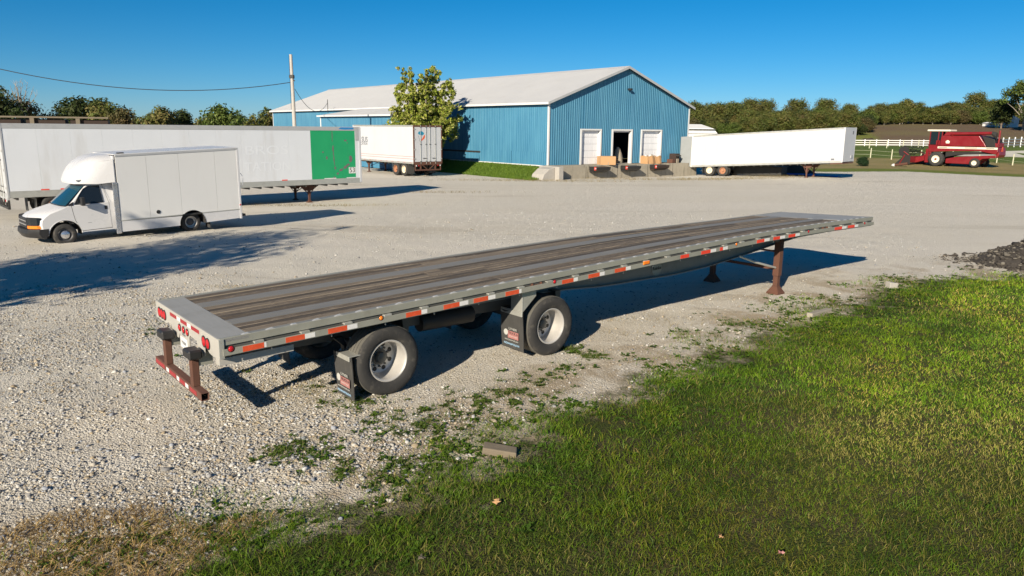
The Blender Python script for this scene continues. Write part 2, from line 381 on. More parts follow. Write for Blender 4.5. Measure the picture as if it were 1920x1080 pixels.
# ground material: crushed limestone yard, turf soil, mown verge, ploughed field
t = NT('ground'); P = t.pos(); al = t.attr('lawn'); ay = t.attr('yard'); af = t.attr('field')
n_big = t.noise(P, .22, 4, .6); n_mid = t.noise(P, 1.3, 5, .62); n_sm = t.noise(P, 9, 5, .65); n_fine = t.noise(P, 55, 4, .7)
vor = t.new('TexVoronoi'); t.put(vor.inputs['Vector'], P); vor.inputs['Scale'].default_value = 34; vor.inputs['Randomness'].default_value = 1
vor2 = t.new('TexVoronoi'); t.put(vor2.inputs['Vector'], P); vor2.inputs['Scale'].default_value = 80
sep = t.new('SeparateColor'); t.l.new(vor.outputs['Color'], sep.inputs[0]); sep2 = t.new('SeparateColor'); t.l.new(vor2.outputs['Color'], sep2.inputs[0])
peb = t.ramp(sep.outputs[0], [(0, (.36, .32, .25)), (.35, (.50, .45, .365)), (.7, (.61, .56, .475)), (1, (.70, .655, .58))])
grit = t.ramp(sep2.outputs[0], [(0, (.40, .355, .27)), (.5, (.54, .485, .395)), (1, (.64, .59, .505))])
track = t.noise(t.mapping(P, (.030, .20, 1), (0, 0, R(11))), 1.3, 5, .62, .6)
grav = t.mix(t.rng(n_mid, .35, .65), grit, peb)
tan = t.mix(n_sm, (.44, .365, .255), (.56, .48, .36))
sx0 = t.new('SeparateXYZ'); t.l.new(P, sx0.inputs[0])
lane = t.rng(t.math('ADD', sx0.outputs[1], t.math('MULTIPLY', sx0.outputs[0], -.55)), 6, 16)
grav = t.mix(t.math('MULTIPLY', t.rng(n_big, .40, .62, 0, .85), t.math('SUBTRACT', 1.0, t.math('MULTIPLY', lane, .55))), grav, tan)
grav = t.mix(t.math('MULTIPLY', lane, .6), grav, t.mix(n_sm, (.60, .57, .505), (.72, .69, .62)))
grav = t.mix(t.rng(track, .48, .66, 0, .7), grav, (.64, .60, .53)); grav = t.mix(t.rng(track, .44, .32, 0, .55), grav, (.42, .375, .30))
grav = t.mix(t.rng(n_sm, .60, .78, 0, .35), grav, (.30, .25, .17))
soil = t.mix(n_sm, (.050, .045, .020), (.085, .072, .034)); soil = t.mix(t.rng(n_mid, .38, .6, 0, .85), soil, (.040, .058, .010))
edge = t.math('ADD', al, t.math('MULTIPLY', t.math('SUBTRACT', n_mid, .5), 3.4)); edge = t.math('ADD', edge, t.math('MULTIPLY', t.math('SUBTRACT', n_sm, .5), .9))
pat = t.noise(P, .75, 5, .68, .4)
c0_ = t.mix(t.math('MULTIPLY', t.rng(al, -3.4, -.6), t.rng(pat, .44, .60, 0, .8)), grav, t.mix(n_sm, (.27, .205, .125), (.42, .34, .235)))
c = t.mix(t.rng(edge, -.75, .1, 0, .5), c0_, t.mix(n_sm, (.26, .20, .13), (.36, .29, .20)))
c = t.mix(t.rng(edge, -.45, .55), c, soil)
verge = t.mix(t.noise(t.mapping(P, (.12, .7, 1)), 1.0, 5, .65), (.13, .14, .035), (.32, .25, .125)); verge = t.mix(t.rng(t.noise(P, .18, 4), .35, .65, 0, .75), verge, (.31, .24, .115))
strip = t.mix(n_fine, (.11, .15, .025), (.16, .19, .04))
ay2 = t.math('ADD', ay, t.math('MULTIPLY', t.math('SUBTRACT', n_mid, .5), 2.0))
verge = t.mix(t.rng(ay2, 4.5, 6.5), strip, verge)
verge = t.mix(t.rng(ay2, 25, 30), verge, t.mix(t.noise(t.mapping(P, (.05, .3, 1)), 1, 4), (.075, .12, .020), (.12, .155, .035)))
c = t.mix(t.rng(ay2, -.6, .6), c, verge)
plough = t.mix(t.noise(t.mapping(P, (.25, 1.6, 1), (0, 0, .35)), 1.0, 5, .65), (.10, .068, .042), (.19, .135, .085)); plough = t.mix(t.rng(t.noise(P, .03, 4), .42, .66, 0, .7), plough, (.17, .145, .065))
sx = t.new('SeparateXYZ'); t.l.new(P, sx.inputs[0])
gpatch = t.rng(t.math('ADD', t.math('ADD', sx.outputs[0], t.math('MULTIPLY', sx.outputs[1], -.40)), t.math('MULTIPLY', t.math('SUBTRACT', t.noise(P, .06, 3), .5), 14)), 12, 16, 1, 0)
plough = t.mix(gpatch, plough, t.mix(n_big, (.12, .15, .03), (.19, .19, .05)))
c = t.mix(t.rng(af, -.5, 1.5), c, plough)
h = t.math('ADD', t.math('MULTIPLY', vor.outputs['Distance'], -1.0), t.math('MULTIPLY', n_fine, .8)); h = t.math('ADD', h, t.math('MULTIPLY', vor2.outputs['Distance'], -.5))
t.bump(h, .85, .022); t.fin(c, .95, 0, .15)
gm = npmesh('ground', gv, gf, 'ground', smooth=True)
for nm, fn in (('lawn', lawn_sd), ('yard', yard_sd), ('field', field_sd)):
    a = gm.attributes.new(nm, 'FLOAT', 'POINT'); a.data.foreach_set('value', np.clip(fn(GX, GY), -30, 60).astype(np.float32).ravel())
ground = kind(link('ground', gm), 'structure')

# ------------------------------------------------------------------ loose stones on the yard
rg = np.random.default_rng(11)
PHI = (1 + 5 ** .5) / 2
ICO_V = np.array([(-1, PHI, 0), (1, PHI, 0), (-1, -PHI, 0), (1, -PHI, 0), (0, -1, PHI), (0, 1, PHI), (0, -1, -PHI), (0, 1, -PHI), (PHI, 0, -1), (PHI, 0, 1), (-PHI, 0, -1), (-PHI, 0, 1)]) / 1.9
ICO_F = np.array([(0, 11, 5), (0, 5, 1), (0, 1, 7), (0, 7, 10), (0, 10, 11), (1, 5, 9), (5, 11, 4), (11, 10, 2), (10, 7, 6), (7, 1, 8), (3, 9, 4), (3, 4, 2), (3, 2, 6), (3, 6, 8), (3, 8, 9), (4, 9, 5), (2, 4, 11), (6, 2, 10), (8, 6, 7), (9, 8, 1)])
OCT_V = np.array([(1, 0, 0), (0, 1, 0), (-1, 0, 0), (0, -1, 0), (0, 0, 1), (0, 0, -.6)]); OCT_F = np.array([(0, 1, 4), (1, 2, 4), (2, 3, 4), (3, 0, 4), (1, 0, 5), (2, 1, 5), (3, 2, 5), (0, 3, 5)])
STONE_PAL = np.array([(.42, .40, .36), (.48, .47, .45), (.33, .325, .32), (.39, .33, .245), (.28, .295, .325), (.52, .505, .47), (.33, .27, .185), (.22, .215, .21), (.37, .34, .29)])
def stones(name, xy, size, V0, F0, pal=STONE_PAL, zoff=.15, flat=.6):
    n = len(xy); k = len(V0)
    v = V0[None] * (1 + rg.normal(0, .20, (n, k, 1))) * (size[:, None, None] * rg.uniform(.7, 1.3, (n, 1, 3)) * np.array([1, 1, flat]))
    a = rg.uniform(0, 2 * np.pi, n); b = rg.normal(0, .35, n); ca, sa, cb, sb = np.cos(a)[:, None], np.sin(a)[:, None], np.cos(b)[:, None], np.sin(b)[:, None]
    x, y, z = v[..., 0], v[..., 1], v[..., 2]; y, z = y * cb - z * sb, y * sb + z * cb; x, y = x * ca - y * sa, x * sa + y * ca
    gz_ = gz(xy[:, 0], xy[:, 1]) + size * zoff
    v = np.stack([x + xy[:, :1], y + xy[:, 1:2], z + gz_[:, None]], 2).reshape(-1, 3)
    f = (F0[None] + (np.arange(n) * k)[:, None, None]).reshape(-1, 3)
    c = pal[rg.integers(0, len(pal), n)] * rg.uniform(.8, 1.12, (n, 1))
    return v, f, np.repeat(c, k, 0)
def tr_lw(x, y):
    a = .6965; return (x + 3.4294) * math.cos(a) + (y - 8.4481) * math.sin(a), -(x + 3.4294) * math.sin(a) + (y - 8.4481) * math.cos(a)
def infront(x, y, mg=1.2): return np.abs(x) < .70 * y + mg
def sample(n, x0, x1, y0, y1): return np.stack([rg.uniform(x0, x1, n), rg.uniform(y0, y1, n)], 1)
q = sample(330000, -11, 8, 4.8, 17); x, y = q.T; l, w = tr_lw(x, y); ls = lawn_sd(x, y)
dens = sst(-.25, -.9, ls) * (.30 + .70 * sst(.33, .62, fbm(x, y, .55, 3, 21)))
dens *= .12 + .88 * sst(3.2, .2, l - .55 * np.maximum(0, w - 3))                    # thins out toward the compacted yard ahead of the trailer's tail
dens = np.maximum(dens, .10 * (ls < 0)); dens *= 1 - .55 * sst(10, 16, y)
dens *= 1 - .75 * np.exp(-((fbm(x, y, .35, 2, 5) - .42) / .05) ** 2)
dens = np.maximum(dens, .75 * np.exp(-((ls + 1.15) / .5) ** 2) * sst(11.5, 8, y))
k = (rg.random(len(q)) < dens) & infront(x, y) & (ls < .25); q = q[k]
q = q[:92000]; sz = np.clip(rg.lognormal(math.log(.0120), .40, len(q)), .006, .045); kn = (q[:, 1] < 9.2) & (np.arange(len(q)) % 10 < 9)
v1, f1, c1 = stones('', q[kn], sz[kn], ICO_V, ICO_F); v1b, f1b, c1b = stones('', q[~kn], sz[~kn], OCT_V, OCT_F); f1 = np.concatenate([f1, f1b + len(v1)]); v1 = np.concatenate([v1, v1b]); c1 = np.concatenate([c1, c1b])
me = npmesh('gravel', v1, f1, 'stone', c1); o = kind(link('gravel', me), 'stuff'); tag(o, 'loose pale crushed limestone strewn over the near yard', 'gravel')
q = sample(90000, -20, 14, 12, 34); x, y = q.T; l, w = tr_lw(x, y); ls = lawn_sd(x, y)
dens = (ls < -.1) * (.06 + .5 * sst(.45, .7, fbm(x, y, .4, 3, 31)) * sst(4, -8, x)) * sst(36, 14, y) + .04 * (ls < -.05)
k = (rg.random(len(q)) < dens) & infront(x, y); q = q[k]; sz = np.clip(rg.lognormal(math.log(.018), .4, len(q)), .008, .05) * (1 + .0 * (q[:, 1] - 12)) * .9
v2, f2, c2 = stones('', q, sz, OCT_V, OCT_F)
me = npmesh('gravel', v2, f2, 'stone', c2); o = kind(link('gravel', me), 'stuff'); tag(o, 'finer scattered gravel across the middle of the yard', 'gravel')
# a few bigger rocks that can be picked out
for (x, y, s) in ((-3.75, 7.55, .05), (-3.45, 7.5, .055), (-3.2, 7.35, .04), (-1.2, 6.9, .035), (-.6, 7.9, .03), (-2.6, 8.3, .035)):
    v, f, c = stones('', np.array([[x, y]]), np.array([s]), ICO_V, ICO_F, zoff=.25); v -= np.array([x, y, g1(x, y)])
    o = link('rock', npmesh('rock', v, f, 'stone', c), None, (x, y, g1(x, y)))
    tag(o, 'fist-sized pale rock lying on the near gravel', 'rock', 'larger rocks on the near gravel')
# ------------------------------------------------------------------ flatbed trailer (rear near corner at its origin, x forward, y across to the far side)
TL, TW = 16.42, 2.59
_cx = [0, 2.5, 5, 8.5, 11.5, 14, 16.42]; _cam = [0, .03, .06, .095, .085, .05, .01]; _tw = [0, 0, .01, .03, .065, .07, .05]
def DK(x, y, z):
    """deck frame (z = 0 on the deck top) to the trailer's own space: nose-up, cambered and slightly twisted"""
    xx = min(max(x, 0), TL)
    return (x, y, z + 1.218 + .305 * x / TL + float(np.interp(xx, _cx, _cam)) + float(np.interp(xx, _cx, _tw)) * (1 - 2 * y / TW))
FB = empty('flatbed_trailer', (-3.4294, 8.4481, 0), .6965)
tag(FB, 'long empty flatbed semi trailer with wooden deck parked on the gravel in the foreground', 'trailer')
def D(name, mat, fn, parent=FB, bevel=0, **k):
    m = MB(); fn(m); return m.build(name, mat, parent, DK, bevel, **k)
N = 24
D('end_plate', 'deck_plate', lambda m: m.box((0, 0, -.05), (.358, TW, 0), 4, 1), bevel=.006)
D('front_plate', 'deck_plate', lambda m: m.box((15.02, 0.12, -.05), (TL, TW, -.002), 6, 0), bevel=.006)
rnd = random.Random(5)
# deck: boards and aluminium strips, every board its own object
def board_rows(w0, w1, n, xe):
    for i in range(n):
        a = lerp(w0, w1, i / n) + .006; b = lerp(w0, w1, (i + 1) / n) - .006
        cuts = [.361]; 
        while cuts[-1] < xe - 5.5: cuts.append(cuts[-1] + rnd.uniform(3.2, 5.2))
        cuts.append(xe)
        for c0, c1 in zip(cuts[:-1], cuts[1:]):
            dz = rnd.uniform(-.007, .003)
            D('plank', 'deck_wood', lambda m: m.box((c0 + .002, a, -.038), (c1 - .002, b, -.004 + dz), max(2, int((c1 - c0) / .8)), 0), bevel=.004, seg=1)
board_rows(.122, .583, 3, 15.018); board_rows(.832, 1.73, 6, 15.018); board_rows(2.0, 2.5, 3, 15.018)
for a, b in ((.583, .832), (1.73, 2.0)):
    def fn(m, a=a, b=b):
        m.box((.36, a + .002, -.045), (15.018, b - .002, .001), N, 0)
        for k in (1, 2): 
            y = lerp(a, b, k / 3); m.box((.37, y - .004, .001), (15.0, y + .004, .004), N, 0)
    D('deck_strip', 'deck_alu', fn)
D('edge_strip', 'deck_alu', lambda m: m.box((.36, .018, -.045), (TL - .001, .12, .001), N, 0))
D('edge_strip', 'deck_alu', lambda m: m.box((.36, 2.502, -.045), (15.018, TW - .002, .001), N, 0))
# side rails on both edges
for side, y0, sg in (('near', 0, -1), ('far', TW, 1)):
    D('top_rail', 'aluminium_side', lambda m: (m.box((0, y0, -.085), (TL, y0 - sg * .016, .006), N, 0), m.box((0, y0 - sg * .016, -.012), (TL, y0 - sg * .05, .006), N, 0)), bevel=.003, seg=1)
    rb = D('rub_rail', 'aluminium_side', lambda m: m.box((.02, y0 + sg * .028, -.200), (TL - .02, y0 + sg * .040, -.118), N, 0), bevel=.003, seg=1)
    D('side_web', 'frame_metal', lambda m: m.box((.03, y0 - sg * .035, -.215), (TL - .03, y0 - sg * .02, -.085), N, 0))
    D('lower_lip', 'aluminium_side', lambda m: m.box((.03, y0 - sg * .02, -.223), (TL - .03, y0 - sg * .10, -.216), N, 0))
    for k in range(27):
        x = .40 + k * .597
        D('spacer', 'aluminium', lambda m: m.box((x, y0 - sg * .02, -.118), (x + .12, y0 + sg * .038, -.094)), bevel=.003, seg=1)
# bright tie-down lips along the near edge
lip = None
for k in range(52):
    x = .32 + k * .3055
    if x > TL - .1: break
    s_ = rnd.uniform(.8, 1.25)
    D('tie_lip', 'aluminium_bright', lambda m: m.prism([(x - .050 * s_, .006), (x - .02, .016), (x + .03, .019 * s_), (x + .055 * s_, .006)], .004, .045, 1))
# hooks under the near rub rail
for k in range(20):
    x = .62 + k * .80
    D('rope_hook', 'aluminium', lambda m: m.tube([(x, .0, -.20), (x, .0, -.235), (x + .01, .006, -.247), (x + .022, .01, -.235)], .006, 5))
# reflective tape on the near rub rail
for k, (x, lr, lw) in enumerate([(.254, .26, .03), (.79, .25, .14), (1.36, .27, .15), (1.98, .0, .0), (2.53, .25, .10), (3.16, .28, .16), (3.70, .27, .14), (4.31, .27, .05), (5.50, .26, .10), (6.11, .27, .12), (6.76, .28, .13), (8.57, .26, .0), (9.21, .30, .18), (9.82, .1, .16), (11.12, .28, .20), (11.75, .26, .20), (12.36, .28, .18), (14.39, .36, .22), (15.04, .34, .18)]):
    if lr: D('reflective_tape', 'tape_orange' if x < 8 else 'tape_red', lambda m: m.box((x, -.0405, -.192), (x + lr, -.0425, -.126), 2, 0))
    if lw: D('reflective_tape', 'tape_white', lambda m: m.box((x + lr + .003, -.0405, -.190), (x + lr + lw, -.0425, -.128), 2, 0))
def lamp(name, c, r, ax, mat, n=16, depth=.018, squash=1):
    rim = MB(); d = Vector(ax); rim.lathe([(0, r * 1.22), (depth * .6, r * 1.22), (depth * .6, r), (0, r)], (0, 0, 0), d, n, False)
    ln = MB(); ln.lathe([(0, r * .99), (depth * .7, r * .96), (depth * 1.1, r * .6), (depth * 1.2, 0)], (0, 0, 0), d, n, False)
    p = DK(*c); o = ln.build(name, mat, FB, None, smooth=60, loc=p); rim.build('grommet', 'rubber', o, None)
    return o
for x, mt, r in ((.118, 'lens_red', .036), (2.14, 'lens_amber', .030), (5.336, 'lens_red', .030), (10.38, 'lens_amber', .030), (13.2, 'lens_red', .030), (15.9, 'lens_red', .028)):
    lamp('marker_lamp', (x, -.03, -.125), r, (0, -1, 0), mt)
D('marker_lamp', 'lens_amber', lambda m: m.box((7.50, -.03, -.16), (7.67, -.058, -.095)), bevel=.02)
for x in (4.98, 14.0):                                              # strap winches under the side
    def fn(m, x=x): m.box((x - .10, -.025, -.20), (x - .085, .03, -.09)); m.box((x + .085, -.025, -.20), (x + .10, .03, -.09)); m.cyl((x - .12, 0, -.145), (x + .12, 0, -.145), .028, n=10)
    D('strap_winch', 'rust', fn)
# main beams with the deep belly, cross members
def beamz(x): return float(np.interp(x, [0, 1, 3.5, 5.2, 6.2, 7.2, 9.2, 10.4, 11.6, 12.8, 14, 16.4], [-.33, -.36, -.40, -.44, -.50, -.60, -.68, -.66, -.58, -.46, -.36, -.32]))
for y in (.70, 1.89):
    def fn(m, y=y):
        xs = np.linspace(.04, TL - .1, 50)
        for a, b in ((-.012, .012),):
            m.loft([[(x, y + a, -.075), (x, y + b, -.075), (x, y + b, beamz(x)), (x, y + a, beamz(x))] for x in xs])
        m.loft([[(x, y - .07, beamz(x) - .014), (x, y + .07, beamz(x) - .014), (x, y + .07, beamz(x) + .004), (x, y - .07, beamz(x) + .004)] for x in xs])
    D('main_beam', 'beam_metal', fn)
cm = None
for k in range(27):
    x = .25 + k * .60
    D('crossmember', 'frame_metal', lambda m: (m.box((x, .04, -.17), (x + .012, TW - .04, -.055), 4, 1), m.box((x - .02, .04, -.182), (x + .032, TW - .04, -.170), 4, 1)))
# round maker's sign on the belly
bx = 8.78
o = D('round_sign', 'sign_grey', lambda m: m.lathe([(0, .15), (.006, .15), (.008, .14), (.008, 0)], (bx, .687, -.49), (0, -1, 0), 28))
rg_ = MB(); rg_.lathe([(0, .153), (.010, .153), (.010, .142), (0, .142)], (0, 0, 0), (0, -1, 0), 28, False)
rg_.build('sign_ring', 'aluminium_side', o, loc=DK(bx, .687, -.49))
p = DK(bx, .675, -.49); text('lettering', 'Reinke', .095, 'letter_black', o, p, (math.pi/2, -.02, 0), .002)
# rear face
def RB(name, mat, fn, parent=FB, bevel=0, **k): return D(name, mat, fn, parent, bevel, **k)
def fn(m):
    m.prism([(0, .0), (0, -.235), (.12, -.25), (.28, -.255), (.36, -.245), (.46, -.20), (.54, -.20), (.55, -.33), (.79, -.33), (.83, -.20), (1.10, -.19), (1.14, -.24), (1.17, -.44), (1.50, -.44), (1.53, -.24), (1.60, -.33), (1.86, -.33), (1.90, -.21), (2.05, -.21), (2.12, -.24), (TW, -.24), (TW, .0)], -.012, .004, 0)
D('rear_panel', 'rear_alu', fn, bevel=.002, seg=1)
D('rear_corner', 'aluminium', lambda m: m.box((-.014, -.012, -.24), (.05, .0, -.002)), bevel=.004)
D('rear_corner', 'aluminium', lambda m: m.box((-.014, TW, -.24), (.05, TW + .03, -.002)), bevel=.004)
for y in (.383, .525, 2.19, 2.31, 2.43): lamp('tail_lamp', (-.012, y, -.135), .062, (-1, 0, 0), 'lens_red', 20)
for y in (1.185, 1.34, 1.506): lamp('centre_lamp', (-.012, y, -.165), .042, (-1, 0, 0), 'lens_red', 16)
for a, b, mt in ((.70, .76, 'tape_dark'), (.76, 1.02, 'tape_dark'), (1.025, 1.18, 'tape_white'), (1.185, 1.46, 'tape_dark'), (1.465, 1.62, 'tape_white'), (1.625, 1.92, 'tape_dark')):
    D('reflective_tape', mt, lambda m: m.box((-.0125, a, -.085), (-.0150, b, -.035)))
o = D('licence_plate', 'tape_white', lambda m: m.box((-.014, 1.21, -.425), (-.020, 1.51, -.275)), bevel=.004, seg=1)
text('lettering', 'P70300', .06, 'letter_grey', o, DK(-.0215, 1.36, -.35), (math.pi/2, 0, -math.pi/2), .001)
text('lettering', 'Reinke', .055, 'letter_grey', FB, DK(-.0135, 1.36, -.235), (math.pi/2, 0, -math.pi/2), .001)
# rear guard: rusty square beam on two posts with rubber dock blocks
m = MB(); a, b, z0, z1, x0, x1 = .29, 2.24, .405, .505, -.17, -.07
for (p, q_) in (((x0, a, z0), (x0 + .008, b, z1)), ((x1 - .008, a, z0), (x1, b, z1)), ((x0 + .0081, a, z0), (x1 - .0081, b, z0 + .008)), ((x0 + .0081, a, z1 - .008), (x1 - .0081, b, z1))): m.box(p, q_)
GB = m.build('guard_beam', 'rust_bar', FB, bevel=.004, seg=1)
for y0, y1, mt in ((.46, .72, 'tape_dark'), (.78, .90, 'tape_white'), (.905, 1.15, 'tape_dark'), (1.155, 1.26, 'tape_white'), (1.305, 1.60, 'tape_dark'), (1.605, 1.72, 'tape_white'), (1.80, 2.22, 'tape_dark')):
    MB().box((x0 - .0025, y0, z0 + .022), (x0 - .0005, y1, z1 - .022)).build('reflective_tape', mt, GB)
for y in (.64, 1.77):
    MB().box((-.165, y - .055, .507), (-.075, y + .055, .88)).build('guard_post', 'rust', FB, bevel=.008)
    MB().box((-.075, y - .04, .76), (.10, y + .04, .93)).build('post_bracket', 'aluminium_side', FB, bevel=.004)
    MB().box((-.215, y - .125, .865), (-.045, y + .125, .985)).build('dock_block', 'plastic_black', FB, bevel=.022, seg=1)
MB().box((.012, .10, .865), (.95, .22, .955)).build('tail_sill', 'rear_alu', FB, xf=lambda x, y, z: (x, y, z + .02 * x), bevel=.006)
# wheels
def make_wheel():
    o = MB()
    o.lathe([(.035, .292), (.012, .315), (-.002, .36), (-.004, .42), (.006, .462), (.03, .487), (.052, .4945), (.388, .4945), (.41, .487), (.434, .462), (.444, .42), (.442, .36), (.43, .315), (.405, .292), (.035, .292)], (0, 0, 0), (0, 1, 0), 56, False); return o
tr_ = MB(); pr = [(.044, .488)]
for k in range(5): c0 = .048 + k * .069; pr += [(c0, .4995), (c0 + .054, .5005), (c0 + .0545, .487), (c0 + .0685, .487)]
pr += [(.395, .488)]
tr_.lathe(pr, (0, 0, 0), (0, 1, 0), 56, False); _o = tr_.build('tread', 'tread_dust', None, smooth=40); TREAD_ME = _o.data; bpy.data.objects.remove(_o)
_ty = make_wheel().build('tyre', 'tyre', None, smooth=40); TY_ME = _ty.data; bpy.data.objects.remove(_ty)
rm = MB(); rm.lathe([(.40, .285), (.05, .290), (.03, .302), (.022, .302), (.020, .290), (.035, .272), (.075, .262), (.24, .250), (.285, .235), (.300, .210), (.298, .150), (.290, .112), (.275, .108)], (0, 0, 0), (0, 1, 0), 48, False)
_o = rm.build('rim', 'rim_metal', None, smooth=35); RIM_ME = _o.data; bpy.data.objects.remove(_o)
hb = MB(); hb.lathe([(.31, .12), (.272, .12), (.270, .085), (.225, .080), (.205, .070), (.198, .045), (.196, 0)], (0, 0, 0), (0, 1, 0), 20, False)
for k in range(10):
    a = 2 * math.pi * k / 10; hb.cyl((.142 * math.cos(a), .298, .142 * math.sin(a)), (.142 * math.cos(a), .270, .142 * math.sin(a)), .016, n=6)
_o = hb.build('hub', 'frame_metal', None, smooth=35); HUB_ME = _o.data; bpy.data.objects.remove(_o)
hh = MB(); hh.lathe([(.002, .034), (0, .033), (0, 0)], (0, 0, 0), (0, 1, 0), 14, False); _o = hh.build('hand_hole', 'dark_metal', None); HH_ME = _o.data; bpy.data.objects.remove(_o)
AX = 2.296
def wheel(x, y, z, parent, flip, spin):
    w = link('wheel', None, parent, (x, y, z), (0, 0, math.pi if flip else 0))
    w.empty_display_size = .1
    s = empty('tmp'); bpy.data.objects.remove(s)
    link('tyre', TY_ME, w, None, (0, spin, 0)); link('tread', TREAD_ME, w, None, (0, spin, 0)); r = link('rim', RIM_ME, w, None, (0, spin, 0)); link('hub', HUB_ME, w, None, (0, spin, 0))
    for k in range(8):
        a = 2 * math.pi * (k + .5) / 8; link('hand_hole', HH_ME, w, (.188 * math.cos(a), .2955, .188 * math.sin(a)))
    return w
for i, x in enumerate((AX, AX + 3.07)):
    wheel(x, .035, .4985, FB, False, .3 + i); wheel(x, TW - .035, .4985, FB, True, 1.1 + i)
    MB().cyl((x, .30, .50), (x, TW - .30, .50), .065, n=14).build('axle', 'dark_metal', FB, smooth=40)
    for y in (.62, 1.97):
        m = MB()
        m.prism([(x - .55, .80), (x - .42, .80), (x - .40, .48), (x + .15, .44), (x + .15, .58), (x - .34, .60)], y - .05, y + .05, 1)
        m.cyl((x + .28, y, .56), (x + .28, y, .88), .11, n=16); m.cyl((x, y, .5), (x + .35, y, .57), .04, n=8)
        m.build('suspension', 'dark_metal', FB)
    for y in (.50, 1.75): 
        MB().prism([(x + .5, .95), (x + .62, .95), (x + .60, .64), (x + .53, .62)], y, y + .33, 1).build('hanger', 'frame_metal', FB)
MB().cyl((3.3, .85, .72), (4.3, .85, .72), .14, n=16).build('air_tank', 'dark_metal', FB, smooth=40)
MB().box((.9, .82, .70), (6.2, .90, .90)).build('slider_rail', 'frame_metal', FB)
MB().box((.9, 1.69, .70), (6.2, 1.77, .90)).build('slider_rail', 'frame_metal', FB)
# mud flaps hang behind each wheel
def flap(x, y0, y1, zt, zb, lettering, bent):
    tlt = .05
    def X(z): return x + (zt - z) * tlt
    m = MB(); ny = 5
    for a in range(1):
        m.loft([[(X(z) + .012 * math.sin(5 * yy + z * 3), yy, z) for z in np.linspace(zt, zb, 6)] + [(X(z) + .012 * math.sin(5 * yy + z * 3) + .012, yy, z) for z in np.linspace(zb, zt, 6)] for yy in np.linspace(y0, y1, ny)])
    f = m.build('mud_flap', 'flap_rubber', FB)
    b = MB()
    if bent:
        b.prism([(x - .012, zt + .01), (x + .17, zt + .015), (x + .17, zt), (x + .004, zt - .004), (x + .004, zt - .06), (x - .012, zt - .06)], y0 + .02, y1 - .08, 1)
    else:
        b.box((x - .010, y0, zt - .05), (x + .02, y1, zt + .03)); b.prism([(x + .021, zt + .03), (x + .03, zt + .03), (x + .30, zt + .26), (x + .30, zt + .40), (x + .021, zt + .34)], y0 + .005, y0 + .03, 1); b.prism([(x + .0, zt + .031), (x + .0, zt + .40), (x + .02, zt + .40), (x + .02, zt + .031)], y0, y1 - .25, 1)
    b.build('flap_bracket', 'aluminium', FB, bevel=.004, seg=1)
    if lettering:
        yc = (y0 + y1) / 2; r = (math.pi/2 + tlt, 0, -math.pi/2)
        def put(s, size, z, mt, dy=0, sx=1): text('lettering', s, size, mt, f, (X(z) - .016, yc + dy, z), r, .001, sx=sx)
        zc = lerp(zt, zb, .60)
        em = MB(); em.lathe([(0, .055), (-.002, .05), (-.003, 0)], (X(zc) - .008, yc + .15, zc + .01), (1, 0, 0), 10); em.build('emblem', 'letter_pale', f)
        MB().box((X(zc) - .0145, yc - .175, zc - .075), (X(zc) - .0125, yc + .09, zc + .045)).build('logo_panel', 'letter_red', f)
        put('LYNER', .055, zc + .085, 'letter_pale', -.04, 1.25); put('TRUCK &', .058, zc + .012, 'letter_black', -.04); put('BODY INC', .045, zc - .045, 'letter_pale', -.05)
        put('www.lynertruck.com', .040, zc - .105, 'letter_pale'); put('INDIANAPOLIS IN', .046, zc - .175, 'letter_blue', 0, 1.05)
    return f
flap(AX - .60, .03, .50, .66, .04, True, True); flap(AX + 3.07 - .64, .05, .58, .80, .16, True, False)
flap(AX - .60, TW - .50, TW - .03, .66, .06, False, True); flap(AX + 3.07 - .64, TW - .55, TW - .05, .80, .12, False, False)
# landing gear
LG = 12.80
for y, sg in ((.42, -1), (TW - .42, 1)):
    leg = MB().box((LG - .075, y - .075, .42), (LG + .075, y + .075, 1.32)).build('landing_leg', 'rust', FB, bevel=.008)
    MB().box((LG - .057, y - .057, .10), (LG + .057, y + .057, .42)).build('inner_leg', 'rust', leg, bevel=.006)
    ft = MB(); ft.loft([[(LG - s, y - s, z), (LG + s, y - s, z), (LG + s, y + s, z), (LG - s, y + s, z)] for s, z in ((.15, .0), (.15, .03), (.07, .17), (.07, .19))]); ft.build('foot', 'rust', leg, bevel=.004, seg=1)
    MB().tube([(LG - .09, y, .62), (LG - .75, y + sg * -.12, .80), (LG - 1.25, y + sg * -.22, .98)], .026, 8).build('brace', 'aluminium', FB, smooth=40)
    MB().prism([(LG - .16, 1.22), (LG + .40, 1.36), (LG + .40, 1.40), (LG - .22, 1.36)], y - .05, y + .05, 1).build('leg_gusset', 'frame_metal', FB)
MB().cyl((LG, .5, .98), (LG, TW - .5, .98), .022, n=8).build('cross_shaft', 'rust', FB)
MB().box((LG - .03, .5, .55), (LG + .03, TW - .5, .61)).build('cross_brace', 'rust', FB)
MB().box((15.0, .75, 1.20), (16.3, 1.84, 1.24)).build('kingpin_plate', 'frame_metal', FB)
